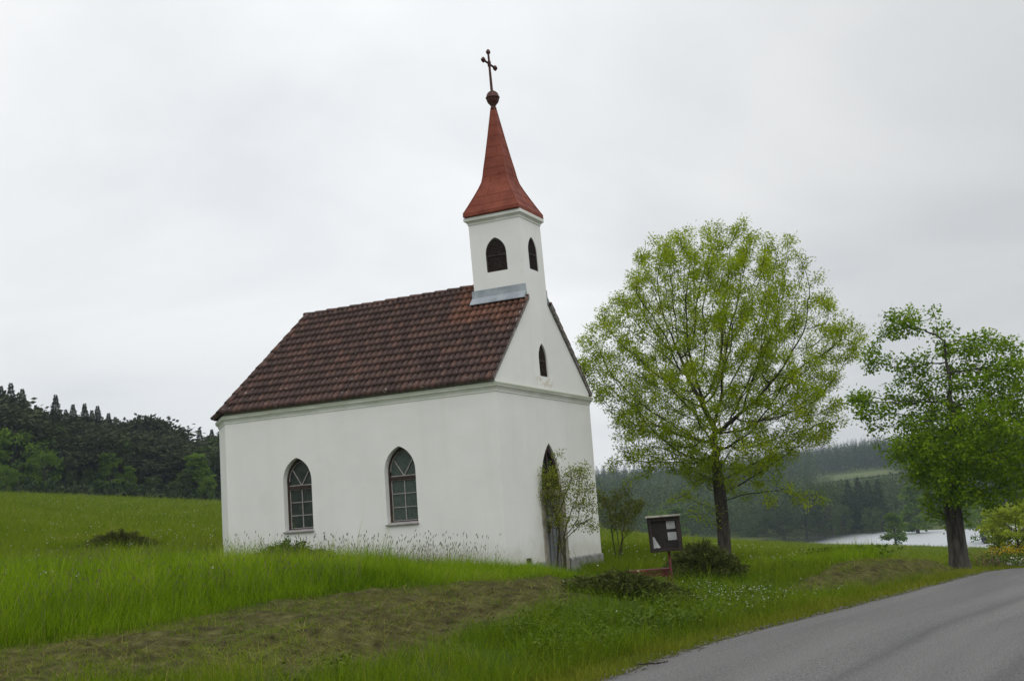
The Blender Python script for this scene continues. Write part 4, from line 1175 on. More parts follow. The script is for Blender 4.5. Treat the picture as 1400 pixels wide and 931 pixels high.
def branch_mesh(mb_, pos, par, rad, kbig=8):
    n = len(pos); main = {}
    for i in range(n):
        p = par[i]
        if p >= 0 and (p not in main or rad[i] > rad[main[p]]): main[p] = i
    for i in range(n):
        p = par[i]
        if p < 0: continue
        r0 = min(rad[p], rad[i]*1.25) if main[p] != i else rad[p]
        r1 = rad[i]; k = kbig if r0 > .05 else (5 if r0 > .015 else 3)
        d1 = pos[i]-pos[p]
        d0 = pos[p]-pos[par[p]] if (par[p] >= 0 and main[p] == i) else d1
        nx_ = pos[main[i]]-pos[i] if i in main else d1
        dirs = [unit(d0)+unit(d1), unit(d1)+unit(nx_)]
        V = []
        for c_, dd, rr in ((pos[p], dirs[0], r0), (pos[i], dirs[1], r1)):
            dd = unit(dd); a = np.array([1, .13, 0.0]) if abs(dd[0]) < .9 else np.array([0, 1.0, .1])
            a = unit(a-dd*np.dot(a, dd)); b_ = np.cross(dd, a)
            for j in range(k):
                t_ = 2*math.pi*j/k; V.append(c_+rr*(math.cos(t_)*a+math.sin(t_)*b_))
        mb_.add(V, [(j, (j+1) % k, k+(j+1) % k, k+j) for j in range(k)])
def leaf_clusters(pos, par, rad, nch, rmax, per, sig, L, W, seed=2, droop=-.15, bias=None, tipw=1.3, midw=.55):
    r_ = np.random.default_rng(seed)
    k = np.where((rad < rmax) & (par >= 0))[0]
    if bias is not None:
        k = k[r_.random(len(k)) < bias(pos[k])]
    cnt = r_.poisson(np.where(nch[k] == 0, per*tipw, per*midw))
    I = np.repeat(k, cnt); n = len(I)
    t_ = r_.random(n)[:, None]; base = pos[I]*t_+pos[par[I]]*(1-t_)
    off = r_.normal(0, sig, (n, 3)); off[:, 2] *= .75
    P = base+off
    Dd = unit(off+.3*unit(pos[I]-pos[par[I]])*sig)+r_.normal(0, .45, (n, 3)); Dd[:, 2] += droop
    upv = np.stack([r_.normal(0, .6, n), r_.normal(0, .6, n), np.ones(n)], -1)
    V, F = cards(P, Dd, L*r_.uniform(.7, 1.3, n), W*r_.uniform(.7, 1.3, n), up=upv)
    clt = r_.normal(0, .13, len(pos))
    T = np.clip(r_.normal(.5, .16, n)+clt[I], 0, 1)
    return V, F, np.repeat(T, 4)
BARK = noise_mat('grey_bark', (.028, .023, .018), (.085, .072, .058), 9, .9, bump=.8, bscale=22, stretch=(1, 1, .25))
BARK2 = noise_mat('maple_bark', (.030, .025, .021), (.105, .092, .078), 7, .9, bump=.8, bscale=18, stretch=(1, 1, .25))
TWIG = noise_mat('twig_bark', (.035, .030, .014), (.085, .075, .03), 12, .85)
LEAF_ASH = leaf_mat('ash_leaves', [(0, (.155, .235, .004)), (.5, (.30, .40, .007)), (1, (.48, .55, .025))], .55, .5)
LEAF_MAPLE = leaf_mat('maple_leaves', [(0, (.085, .17, .006)), (.5, (.18, .30, .010)), (1, (.31, .43, .02))], .52, .5)
LEAF_SHRUB = leaf_mat('shrub_leaves', [(0, (.11, .14, .010)), (.5, (.23, .27, .020)), (1, (.40, .42, .09))], .46, .5)
LEAF_BUSH = leaf_mat('darker_shrub_leaves', [(0, (.07, .085, .010)), (.5, (.125, .15, .014)), (1, (.20, .22, .03))], .40, .5)

def trunk_nodes(base, top, n, bend=(0, 0)):
    base, top = np.array(base), np.array(top); out = []
    for i in range(n+1):
        t_ = i/n; p = base+(top-base)*t_; p[0] += bend[0]*math.sin(math.pi*t_); p[1] += bend[1]*math.sin(math.pi*t_)
        out.append((p, i-1))
    return out

# ---- the big ash in front
g0 = on_ground(992, 776); DA = float(np.hypot(g0[0]-CAM[0], g0[1]-CAM[1]))
g0 = np.array([g0[0], g0[1], gz(g0[0], g0[1])])
fwdh = np.array([math.sin(YAW), math.cos(YAW), 0]); rgth = np.array([math.cos(YAW), -math.sin(YAW), 0])
cA = at_dist(981, 505, DA); px_m = DA*math.cos(azim(990)-YAW)/FPX*math.cos(PITCH)*1.0
r_ = np.random.default_rng(11)
pts = []
while len(pts) < 4300:
    q = r_.uniform(-1, 1, 3); rr = np.linalg.norm(q)
    if rr > 1 or rr < .20: continue
    if r_.random() > .32+.68*rr**1.5: continue
    lump = 1+.13*math.sin(q[0]*7+1.3)*math.sin(q[2]*6+.4)+.10*math.sin(q[1]*9+2)*math.cos(q[0]*5)
    w_ = 182*(1.0-.24*max(0, q[2])**2)*(1+.12*max(0, -q[2]))
    p = cA+rgth*q[0]*w_*px_m*lump+fwdh*q[1]*175*px_m*lump+np.array([0, 0, 1])*q[2]*(205 if q[2] > 0 else 172)*px_m*(lump*.5+.5)
    pts.append(p)
extra = [(1022, 303, 0), (1020, 318, 0), (840, 640, .8), (860, 668, .6), (1085, 690, -.5), (1125, 690, -.8), (1105, 675, -.5), (1040, 690, -1), (905, 690, -1.2), (1178, 470, .2), (797, 468, .5), (1160, 455, .2),
         (930, 678, -1.2), (1140, 600, .5), (1150, 560, -.4), (945, 700, -.6), (950, 715, -.5), (1060, 665, -1)]
for a, b_, c_ in extra:
    for _ in range(5): pts.append(at_dist(a, b_, DA)+fwdh*c_+r_.normal(0, .14, 3))
fork = at_dist(980, 640, DA)
st_ = trunk_nodes(g0+np.array([0, 0, -.15]), fork, 9, (.03, 0))
# leader going on up inside the crown
for i in range(5): st_.append((fork+np.array([r_.normal(0, .05), r_.normal(0, .05), .25*(i+1)]), len(st_)-1))
pos, par = colonize(st_, pts, .15, 2.4, .25, 150, (0, 0, .17), .10, 5)
rad, nch = radii(pos, par, .0060, 2.22)
ftr = np.array([np.linalg.norm(p-g0) for p in pos[:10]])
rad = np.minimum(rad, .205)
rad[10:15] = np.minimum(rad[10:15], np.linspace(.130, .06, 5))
for i in range(10): rad[i] = (.168-.012*max(0, i-7))*(1+.22*max(0, 1-ftr[i]/.55)**2+.10*(1-ftr[i]/ftr[9]))
ASH = thing('ash_tree', 'broad round-crowned young ash tree with yellow-green leaves right of the chapel', 'tree', g0)
mb = MB(); branch_mesh(mb, pos-g0, par, rad, 10); mb.build('trunk', BARK, ASH, smooth=True)
V, F, T = leaf_clusters(pos-g0, par, rad, nch, .0105, 66, .088, .074, .033, 4, tipw=1.5, midw=.36)
obj('crown', np_mesh('crown', V, F, LEAF_ASH, tint=T), ASH)
print('ash nodes', len(pos), 'leaves', len(F))

# ---- the maple further along the road
DM = 40.0; g1 = at_dist(1312, 773, DM); g1[2] = gz(g1[0], g1[1]); print('maple', g1)
pm = DM*math.cos(azim(1300)-YAW)/FPX
BL = [(1290, 600, 62, .0), (1248, 622, 45, -.6), (1345, 640, 58, -.5), (1385, 600, 55, .5), (1322, 540, 50, .3), (1372, 520, 45, -.3), (1318, 480, 36, .6), (1355, 478, 34, .2), (1375, 480, 22, 0),
      (1234, 440, 27, 0), (1215, 448, 18, .3), (1196, 490, 22, .2), (1188, 560, 27, 0), (1178, 545, 20, .4), (1262, 545, 40, 1.0), (1281, 445, 14, 0), (1274, 424, 9, 0), (1405, 560, 45, 0), (1420, 640, 50, .8), (1300, 680, 40, .4),
      (1270, 500, 30, .8), (1330, 600, 60, 1.8), (1330, 600, 60, -1.6), (1200, 590, 10, .2), (1206, 620, 7, .2), (1400, 500, 30, .4), (1300, 655, 45, -1.2), (1270, 650, 30, 0), (1360, 570, 50, .8)]
pts = []
for a, b_, r0, dd in BL:
    c_ = at_dist(a, b_, DM)+fwdh*dd*1.2
    for _ in range(int(22+r0*r0*.055)):
        q = unit(r_.normal(size=3))*r_.random()**.4; pts.append(c_+q*r0*pm)
st_ = trunk_nodes(g1+np.array([0, 0, -.2]), at_dist(1302, 690, DM), 6)
fk = at_dist(1310, 600, DM)
for i in range(6): st_.append((np.array(st_[6][0])+(fk-st_[6][0])*(i+1)/6+r_.normal(0, .03, 3), len(st_)-1))
top = at_dist(1288, 470, DM)
for i in range(9): st_.append((fk+(top-fk)*(i+1)/9+r_.normal(0, .05, 3), len(st_)-1))
pos, par = colonize(st_, pts, .19, 3.2, .27, 140, (0, 0, .05), .14, 8)
rad, nch = radii(pos, par, .0075, 2.2)
rad = np.minimum(rad, .34)
for i in range(7):
    f_ = i/6; rad[i] = .31-.05*f_+.17*max(0, 1-f_/.35)**2
for i in range(7, 13): rad[i] = min(max(rad[i], .16), .30-.015*(i-7))
MAPLE = thing('maple_tree', 'thick-trunked dark green maple with a gappy clumped crown at the road edge', 'tree', g1)
mb = MB(); branch_mesh(mb, pos-g1, par, rad, 12); mb.build('trunk', BARK2, MAPLE, smooth=True)
V, F, T = leaf_clusters(pos-g1, par, rad, nch, .0145, 33, .125, .105, .084, 6, -.25)
obj('crown', np_mesh('crown', V, F, LEAF_MAPLE, tint=T), MAPLE)
print('maple nodes', len(pos), 'leaves', len(F))

# ---- many-stemmed shrubs by the chapel front
def shrub(name, label, base, targets, leafmat, seed, per, sig, L, W, step=.10, kill=.16, starts=7, spread=.22, tip=.0042, group=None, cat='shrub', lowest=.3):
    r_ = np.random.default_rng(seed); base = np.array(base)
    nodes = []
    ctr = np.mean([t_ for t_ in targets], 0)
    for s in range(starts):
        a = 2*math.pi*s/starts+r_.normal(0, .3); b0 = base+np.array([math.cos(a), math.sin(a), 0])*spread*.35*r_.random()+np.array([0, 0, -.05])
        tgt = targets[r_.integers(len(targets))]
        pidx = -1
        hgt = (ctr[2]-base[2])*r_.uniform(.35, .6); d = unit((tgt-b0)*np.array([.55, .55, 1])); nn = int(hgt/step)
        p = b0
        for i in range(nn+1):
            nodes.append((p, pidx)); pidx = len(nodes)-1; p = p+d*step+r_.normal(0, .008, 3)
    pos, par = colonize(nodes, targets, step, 1.6, kill, 60, (0, 0, .15), .16, seed)
    rad, nch = radii(pos, par, tip, 2.4); rad = np.minimum(rad, .045)
    t_ = thing(name, label, cat, base, group=group)
    mb = MB(); branch_mesh(mb, pos-base, par, rad, 6); mb.build('stems', TWIG, t_)
    V, F, T = leaf_clusters(pos-base, par, rad, nch, tip*2.3, per, sig, L, W, seed+1, 0.05, bias=lambda P: np.clip((P[:, 2]-lowest)/.5, 0, 1))
    obj('leaves', np_mesh('leaves', V, F, leafmat, tint=T), t_)
    print(name, len(pos), len(F)); return t_
def blob_targets(seed, D, blobs, n=26):
    r_ = np.random.default_rng(seed); out = []
    for a, b_, r0, dd in blobs:
        c_ = at_dist(a, b_, D)+fwdh*dd; k = D/FPX
        for _ in range(n):
            out.append(c_+unit(r_.normal(size=3))*r_.random()**.45*r0*k)
    return np.array(out)
b1 = on_ground(768, 787); D1 = float(np.hypot(*(b1-CAM)[:2])); print('shrub D', D1, b1)
tg = blob_targets(21, D1, [(735, 660, 14, .1), (770, 665, 16, .1), (760, 700, 14, 0), (742, 675, 12, -.1), (752, 668, 14, .2), (728, 685, 11, .3), (750, 650, 14, -.2), (762, 680, 18, 0), (765, 620, 6, 0), (780, 650, 15, .2), (795, 645, 15, 0), (805, 665, 12, .2), (790, 680, 18, -.3), (808, 690, 10, 0), (770, 710, 12, -.3), (755, 715, 10, 0), (745, 690, 12, 0), (812, 720, 8, .1), (798, 715, 10, .3)], 60)
shrub('door_shrub', 'many-stemmed thin-leaved shrub standing in front of the chapel door', b1, tg, LEAF_SHRUB, 31, 19, .07, .054, .028, step=.08, kill=.10, lowest=.6, starts=15, spread=.6)
b2 = on_ground(846, 772); D2 = float(np.hypot(*(b2-CAM)[:2])); print('shrub2 D', D2, b2)
tg = blob_targets(22, D2, [(830, 690, 18, 0), (850, 680, 18, .3), (862, 700, 16, 0), (838, 715, 14, 0), (855, 720, 14, -.3), (872, 690, 12, .2), (820, 680, 10, 0), (845, 705, 16, .4)], 80)
shrub('dark_shrub', 'darker upright shrub between the chapel corner and the notice board', b2, tg, LEAF_BUSH, 37, 16, .06, .06, .032, step=.08, kill=.10, starts=7, lowest=.6)

# ---- spreading junipers
JUN = leaf_mat('juniper_sprays', [(0, (.034, .044, .012)), (.5, (.066, .082, .018)), (1, (.125, .140, .03))], .15, .7, .15)
JUN2 = leaf_mat('brownish_juniper_sprays', [(0, (.036, .042, .012)), (.5, (.068, .078, .018)), (1, (.12, .125, .035))], .15, .7, .15)
JUN3 = leaf_mat('green_juniper_sprays', [(0, (.040, .075, .010)), (.5, (.075, .125, .014)), (1, (.12, .18, .025))], .2, .7, .1)
def juniper(name, label, c0, rx, ry, h, nb, seed, mat=JUN, rot=0., per=95):
    r_ = np.random.default_rng(seed); c0 = np.array(c0)
    Ps, Ds, Ls, Ts = [], [], [], []
    mbj = MB(); ca, sa = math.cos(rot), math.sin(rot)
    for b_ in range(nb):
        a = r_.uniform(0, 2*math.pi); q = r_.random()**.5
        e = np.array([math.cos(a)*rx*q, math.sin(a)*ry*q]); e = np.array([e[0]*ca-e[1]*sa, e[0]*sa+e[1]*ca])
        hz = h*(1-.75*q*q)*r_.uniform(.65, 1.15)
        s0 = e*.12*r_.random(); gzz = gz(c0[0]+e[0], c0[1]+e[1])-c0[2]
        n = 12; t_ = np.linspace(0, 1, n)
        xy = s0[None]+(e-s0)[None]*t_[:, None]
        z = gzz*t_+hz*(t_**.6)*(1-.18*t_*t_)+.05*np.sin(t_*3)
        C_ = np.stack([xy[:, 0], xy[:, 1], z], -1)
        if b_ % 4 == 0: mbj.tube(C_[::3], [.016, .013, .010, .006], 4, False)
        tt = .15+.85*r_.random(per)**.7
        base = np.stack([np.interp(tt, t_, C_[:, i]) for i in range(3)], -1)
        tan = unit(np.stack([np.interp(tt, t_, np.gradient(C_[:, i])) for i in range(3)], -1))
        dd = unit(tan*1.1+r_.normal(0, .55, (per, 3))+np.array([0, 0, .25]))
        Ps.append(base+r_.normal(0, .035, (per, 3))); Ds.append(dd); Ls.append(r_.uniform(.06, .15, per)*(1.1-.4*tt)); Ts.append(np.clip(r_.normal(.45, .17, per)+r_.normal(0, .1)+.2*(tt-.6), 0, 1))
    P, D_, L, T = map(np.concatenate, (Ps, Ds, Ls, Ts))
    V, F = cards(P, D_, L, L*.26)
    o = thing(name, label, 'shrub', c0)
    mbj.build('stems', TWIG, o); obj('foliage', np_mesh('foliage', V, F, mat, tint=np.repeat(T, 4)), o); return o
p = on_ground(953, 804); juniper('juniper_bush', 'dense dark juniper bush behind the notice board post', p+np.array([-.1, .95, 0]), .98, .8, .92, 230, 41)
p = on_ground(864, 818); juniper('juniper_bush', 'low wide juniper bush sprawling before the red bench', p+np.array([-.1, .2, 0]), 1.12, .55, .33, 210, 42, rot=.25)
p = on_ground(145, 757); juniper('juniper_bush', 'flat dark juniper mound alone in the left meadow', p+np.array([0, .5, 0]), 1.45, .9, .62, 170, 43, JUN2)
juniper('juniper_bush', 'low green juniper against the long wall under the dark window', (-4.75, -.95, gz(-4.75, -.95)), 1.35, .6, .72, 130, 44, JUN3)
# ================================================================== DISTANT TREES
def tree_cards(kind, seed, n):
    """unit-height tree: (V, F, tint) of leaf cards, base at the origin"""
    r_ = np.random.default_rng(seed)
    if kind == 'spruce':
        t_ = r_.random(n)**.85*.97+.03; lev = np.clip(np.round(t_*24)/24+r_.normal(0, .012, n), 0, .995); a = r_.integers(0, 9, n)*2*math.pi/9+lev*40+r_.normal(0, .16, n)
        prof_ = .165*(1-lev)**.9+.005; prof_ = prof_*(1+.28*np.sin(lev*57+seed)*r_.random(n))
        q = r_.random(n)**.6
        rr = prof_*q
        P = np.stack([rr*np.cos(a), rr*np.sin(a), .04+.96*lev-.16*rr+r_.normal(0, .006, n)], -1)
        D_ = np.stack([np.cos(a), np.sin(a), r_.normal(-.35, .2, n)], -1)+r_.normal(0, .3, (n, 3))
        L = (.040+.018*r_.random(n))*(1.1-.80*lev); W = L*.5
        tint = r_.normal(.4, .15, n)+.25*(q-.6)
    elif kind == 'pine':
        k = 22; c_ = np.stack([r_.normal(0, .11, k), r_.normal(0, .11, k), .5+.46*r_.random(k)], -1); c_[:, :2] *= (1.25-c_[:, 2:3])*1.7
        i = r_.integers(0, k, n); o_ = r_.normal(0, 1, (n, 3))*np.array([.07, .07, .035])
        P = c_[i]+o_; D_ = o_+r_.normal(0, .05, (n, 3)); L = .04+.03*r_.random(n); W = L*.6; tint = r_.normal(.4, .12, n)+r_.normal(0, .1, k)[i]
    else:
        k = 60 if kind == 'round' else 40
        th = r_.uniform(0, 2*math.pi, k); zz = r_.uniform(.14, .93, k)
        if kind == 'round': env = .40*np.sqrt(np.clip(1-((zz-.55)/.48)**2, 0, 1))
        else: env = .25*np.clip(1.08-zz, 0, 1)**.7*np.clip(zz*4, 0, 1)
        rr = env*np.sqrt(r_.uniform(.15, 1, k)); c_ = np.stack([rr*np.cos(th), rr*np.sin(th), zz], -1)
        sz = (.072 if kind == 'round' else .055)*r_.uniform(.7, 1.3, k)
        i = r_.integers(0, k, n); o_ = unit(r_.normal(size=(n, 3)))*(r_.random(n)**.4)[:, None]*np.array([1.15, 1.15, .8])
        P = c_[i]+o_*sz[i][:, None]; D_ = o_+r_.normal(0, .5, (n, 3)); L = .032+.026*r_.random(n); W = L*.75; tint = r_.normal(.5, .14, n)+r_.normal(0, .13, k)[i]
    keep_rng = r_
    S_ = unit(np.cross(unit(D_), r_.normal(size=(n, 3)))); D_ = unit(D_); L = L[:, None]; W = W[:, None]
    V = np.stack([P, P+D_*L*.5-S_*W*.5, P+D_*L, P+D_*L*.5+S_*W*.5], 1).reshape(-1, 3)
    return V, (np.arange(n)*4)[:, None]+np.array([0, 1, 2, 3]), np.repeat(np.clip(tint, 0, 1), 4)
FOL = {
 'spruce': leaf_mat('spruce_needles', [(0, (.017, .031, .012)), (.5, (.033, .052, .018)), (1, (.058, .080, .027))], .1, .8, .1),
 'pine': leaf_mat('pine_needles', [(0, (.032, .040, .019)), (.5, (.053, .063, .027)), (1, (.082, .092, .040))], .1, .8, .1),
 'round': leaf_mat('broad_leaves', [(0, (.050, .105, .010)), (.5, (.105, .185, .016)), (1, (.18, .275, .028))], .42, .7, .15),
 'upright': leaf_mat('birch_leaves', [(0, (.038, .065, .018)), (.5, (.065, .100, .026)), (1, (.10, .135, .040))], .3, .7, .15),
}
FOL['fresh'] = leaf_mat('fresh_leaves', [(0, (.17, .23, .018)), (.5, (.31, .38, .03)), (1, (.43, .50, .06))], .55, .6, .15)
BARKF = noise_mat('dark_far_bark', (.03, .025, .02), (.075, .065, .055), 5, .9)
CACHE = {}
def far_mesh(kind, seed, n, mat=None):
    key = (kind, seed, mat)
    if key not in CACHE:
        V, F, T = tree_cards(kind, seed, n)
        me = np_mesh('crown', V, F, FOL[mat or kind], tint=T)
        mb = MB(); top = .97 if kind in ('spruce', 'pine') else .7
        w = .013 if kind in ('spruce', 'pine') else .02
        mb.tube([(0, 0, -.03), (.004, .003, top*.4), (0, 0, top)], [w*1.25, w*.85, w*.2], 6)
        if kind in ('round', 'upright'):
            r_ = np.random.default_rng(seed)
            for q in range(7):
                a = q*2.4; z0 = .2+.05*q; mb.tube([(0, 0, z0), (.1*math.cos(a), .1*math.sin(a), z0+.12), (.2*math.cos(a), .2*math.sin(a), z0+.2)], [w*.5, w*.35, w*.12], 4)
        tm = bpy.data.meshes.new('trunk'); tm.from_pydata(mb.V, [], mb.F); tm.materials.append(BARKF)
        CACHE[key] = (me, tm)
    return CACHE[key]
def far_tree(name, label, kind, seed, n, loc, h, wide=1.0, group=None, mat=None, rz=None):
    me, tm = far_mesh(kind, seed, n, mat)
    t_ = thing(name, label, 'tree', loc, rng.uniform(0, 6.28) if rz is None else rz, group)
    t_.scale = (h*wide, h*wide, h)
    obj('trunk', tm, t_); obj('crown', me, t_); return t_
def at_az(px, D):
    a = azim(px); x, y = CAM[0]+D*math.sin(a), CAM[1]+D*math.cos(a); return (x, y, gz(x, y))
def top_h(px, py_top, D):
    """height of a tree standing under column px at distance D whose top shows at py_top"""
    return (at_dist(px, py_top, D)-np.array(at_az(px, D)))[2]
# left wood: the trees of its edge, one by one
EDGE = [(18, 585, 152, 'round', 1.15, 'big rounded bright green tree at the far left of the wood edge'),
        (62, 612, 150, 'round', .95, 'rounded green tree second from the left of the wood edge'),
        (8, 632, 144, 'round', .9, 'small light green tree with thin bare trunk at the left frame edge'),
        (95, 622, 152, 'upright', 1.25, 'slim mid-green tree beside the rounded pair at the wood edge'),
        (122, 640, 150, 'upright', 1.2, 'short bushy tree in the second gap of the wood edge'),
        (150, 618, 151, 'upright', 1.5, 'pale grey-green conical tree in the middle of the left wood edge'),
        (240, 655, 149, 'round', .8, 'small pale young tree low in front of dark trunks'),
        (268, 618, 151, 'upright', 1.6, 'taller green conical tree near the chapel end of the wood edge'),
        (285, 650, 148, 'round', .9, 'low green bushy tree just left of the chapel wall'),
        (210, 650, 150, 'round', .9, 'low bushy tree right of the middle of the wood edge'),
        (40, 600, 156, 'round', 1.0, 'tall bright green tree between the two rounded ones at the far left'),
        (110, 606, 157, 'round', .9, 'mid-green rounded tree behind the slim tree of the wood edge'),
        (178, 636, 150, 'upright', 1.3, 'small grey-green conical tree right of the pale conical one'),
        (255, 640, 150, 'upright', 1.4, 'smaller green conical tree left of the one near the chapel end')]
for i, (px, py, D, kd, wd_, lab) in enumerate(EDGE):
    loc = at_az(px, D); far_tree('broadleaf_tree', lab, kd, 60+i % 4, 2600, loc, top_h(px, py, D), wd_, mat='round' if i in (0, 1, 2, 5, 7, 8, 11, 12, 14) else 'upright')
SKY = [(2, 528, 176), (16, 524, 178), (32, 532, 182), (52, 556, 178), (78, 540, 172), (92, 560, 182), (102, 553, 176), (118, 552, 180), (136, 555, 180), (128, 561, 186), (151, 565, 182), (160, 570, 186), (-12, 515, 176), (196, 573, 184), (212, 574, 186),
       (235, 580, 190), (252, 584, 192), (276, 585, 188), (293, 587, 190), (303, 590, 192), (-30, 508, 176)]
for i, (px, py, D) in enumerate(SKY):
    kd = 'spruce' if i < 13 or i > 14 else 'pine'
    far_tree('spruce_tree' if kd == 'spruce' else 'pine_tree', 'dark spruce with a pointed top on the skyline of the left wood' if kd == 'spruce' else 'dark flat-topped pine on the skyline of the left wood', kd, 70+i % 3, 3600, at_az(px, D), top_h(px, py, D), 1.15,
             'spruces on the skyline of the left wood' if kd == 'spruce' else 'pines on the skyline of the left wood')
r_ = np.random.default_rng(90)
for i in range(190):
    px = r_.uniform(-75, 430); D = r_.uniform(153, 186); u = (D-153)/33
    top = np.interp(px, [-55, 0, 60, 150, 300, 430], [520, 536, 562, 575, 592, 618])+(1-u)*20+r_.uniform(-4, 16)
    kd = ('pine', 'spruce', 'pine', 'upright')[i % 4]
    nm = {'pine': 'pine_tree', 'spruce': 'spruce_tree', 'upright': 'broadleaf_tree'}[kd]
    lab = {'pine': 'dull brown-green pine inside the left wood behind its edge', 'spruce': 'dark spruce inside the left wood behind its edge', 'upright': 'mid-green leafy tree inside the left wood behind its edge'}[kd]
    far_tree(nm, lab, kd, 75+i % 3, 1700, at_az(px, D), max(6, top_h(px, top, D)), r_.uniform(1.1, 1.5), kd.replace('upright', 'leafy tree')+'s inside the left wood')
# undergrowth along the wood's foot
P, T = [], []
for i in range(2600):
    px = r_.uniform(-60, 330); D = r_.uniform(146.5, 154); l = at_az(px, D); P.append((l[0], l[1], l[2]+abs(r_.normal(0, .7))))
P = np.array(P); V, F = cards(P, rng.normal(size=P.shape)+np.array([0, 0, .8]), rng.uniform(.5, 1.0, len(P)), rng.uniform(.3, .5, len(P)))
stuff('undergrowth', V, F, FOL['spruce'], np.repeat(rng.beta(2, 2, len(P)), 4))
# trees round the pond
POND = [(1220, 699, 236, 'upright', 1.5, 'round', 'small lone tree on the near bank of the pond'),
        (1252, 668, 300, 'upright', 1.6, 'round', 'broad cone-shaped tree on the far bank right of the lone tree'),
        (1100, 662, 338, 'round', 1.15, 'upright', 'large grey-green rounded tree by the left end of the pond'),
        (1068, 664, 345, 'round', 1.0, 'upright', 'rounded grey-green tree left of the largest one by the pond'),
        (1135, 660, 335, 'round', .95, 'upright', 'rounded tree between the largest one and the dark spruces'),
        (1163, 656, 332, 'spruce', 1.5, 'spruce', 'tall dark spruce leftmost of the row above the water'),
        (1177, 652, 330, 'spruce', 1.5, 'spruce', 'tallest dark spruce of the row above the water'),
        (1190, 656, 328, 'spruce', 1.5, 'spruce', 'dark spruce third in the row above the water'),
        (1204, 655, 326, 'spruce', 1.5, 'spruce', 'dark spruce fourth in the row, behind the lone tree'),
        (1150, 692, 325, 'round', .9, 'upright', 'low bushy tree on the far waterline under the spruces'),
        (1190, 695, 318, 'round', .9, 'upright', 'low bushy tree on the far waterline beside the lone tree'),
        (1030, 690, 340, 'round', 1.3, 'upright', 'wide low bush at the left end of the pond'),
        (1338, 690, 232, 'round', .9, 'round', 'dark green tree on the near bank behind the maple trunk'),
        (925, 690, 300, 'upright', 1.5, 'round', 'small pale green tree at the meadow edge behind the notice board'),
        (900, 696, 290, 'round', 1.0, 'round', 'small light green bushy tree left of the notice board'),
        (1290, 690, 330, 'round', 1.3, 'round', 'green bushy tree on the far bank behind the maple crown'),
        (1275, 660, 345, 'spruce', 1.4, 'spruce', 'dark spruce on the far bank behind the maple crown')]
for i, (px, py, D, kd, wd_, mt, lab) in enumerate(POND):
    loc = at_az(px, D); far_tree({'spruce': 'spruce_tree'}.get(kd, 'broadleaf_tree'), lab, kd, 80+i % 5, 2200, (loc[0], loc[1], max(loc[2], -9.25)-(.07*top_h(px, py, D) if kd != 'spruce' else 0)), top_h(px, py, D)*(1.07 if kd != 'spruce' else 1), wd_, mat=mt)
# willow-like trees at the right frame edge, beside the road
l = on_ground(1390, 762); DW = float(np.hypot(*(l-CAM)[:2])); print('willow D', DW)
for px, D, py, wd_, lab in ((1386, 66, 684, 1.25, 'small round yellow-green tree at the right frame edge'), (1408, 72, 676, 1.2, 'round yellow-green tree half cut off by the right frame edge')):
    far_tree('broadleaf_tree', lab, 'round', 95, 4200, at_az(px, D), top_h(px, py, D), wd_, mat='fresh', rz=1.0 if px < 1400 else 2.4)
# wooded hills beyond the pond: far off, one mass
parts = []; lib = {k: [tree_cards(k, 100+s, c_) for s in range(3)] for k, c_ in (('spruce', 260), ('round', 220), ('upright', 200))}
kinds = {'spruce': [], 'round': []}
def scatter(px0, px1, D0, D1, n, hmin, hmax, pr, clear=None, lim=None):
    for _ in range(n):
        px = r_.uniform(px0, px1); D = r_.uniform(D0, D1)
        if clear and clear(px, D): continue
        loc = at_az(px, D)
        if loc[2] < -8.9: continue
        k = 'spruce' if r_.random() < pr(px, D) else ('round' if r_.random() < .6 else 'upright')
        V, F, T = lib[k][r_.integers(3)]; h = r_.uniform(hmin, hmax); a = r_.uniform(0, 6.28); w = h*(r_.uniform(.75, 1.1) if k == 'spruce' else r_.uniform(1.1, 1.5))
        if 1112 < px < 1248 and D < 610:        # the far field shows over these
            mh = 1+.0150*D-loc[2]
            if mh < 6: continue
            w *= min(h, mh)/h; h = min(h, mh)
        R_ = np.stack([V[:, 0]*math.cos(a)-V[:, 1]*math.sin(a), V[:, 0]*math.sin(a)+V[:, 1]*math.cos(a), V[:, 2]], -1)*np.array([w, w, h])
        kinds['spruce' if k == 'spruce' else 'round'].append((R_+np.array(loc)-np.array([0, 0, 0 if k == 'spruce' else .09*h]), F, T))
fieldp = lambda px, D: (1134 < px < 1232 and 600 < D < 678)
scatter(780, 1480, 330, 372, 330, 8, 13, lambda px, D: .25 if px < 1150 else .5)
scatter(780, 1480, 372, 470, 560, 11, 16, lambda px, D: .55)
scatter(770, 1500, 470, 640, 900, 12, 17, lambda px, D: .7 if vnoise(np.array([px*.02]), np.array([D*.02]))[0] > .4 else .1, lambda px, D: fieldp(px, D) or (1120 < px < 1240 and D > 560))
scatter(770, 1500, 640, 900, 2300, 13, 19, lambda px, D: .9, fieldp)
scatter(1040, 1330, 780, 960, 900, 12, 17, lambda px, D: .9)
scatter(560, 800, 300, 620, 200, 10, 16, lambda px, D: .7)
for k, nm in (('spruce', 'far_conifer_forest'), ('round', 'far_leafy_forest')):
    V, F, T = join(kinds[k]); stuff(nm, V, F, FOL['spruce' if k == 'spruce' else 'upright'], T)
# open field on the far hill
V = []; 
for px in np.linspace(1146, 1236, 9):
    for D in (610, 645, 672):
        l = at_az(px, D); V.append((l[0], l[1], l[2]+.6))
F = [(i*3+j, i*3+j+1, i*3+j+4, i*3+j+3) for i in range(8) for j in range(2)]
o = obj('far_field', np_mesh('far_field', V, [f[::-1] for f in F], noise_mat('pale_field', (.085, .115, .028), (.12, .145, .04), .05, .95), True)); tag(o, kind='structure')

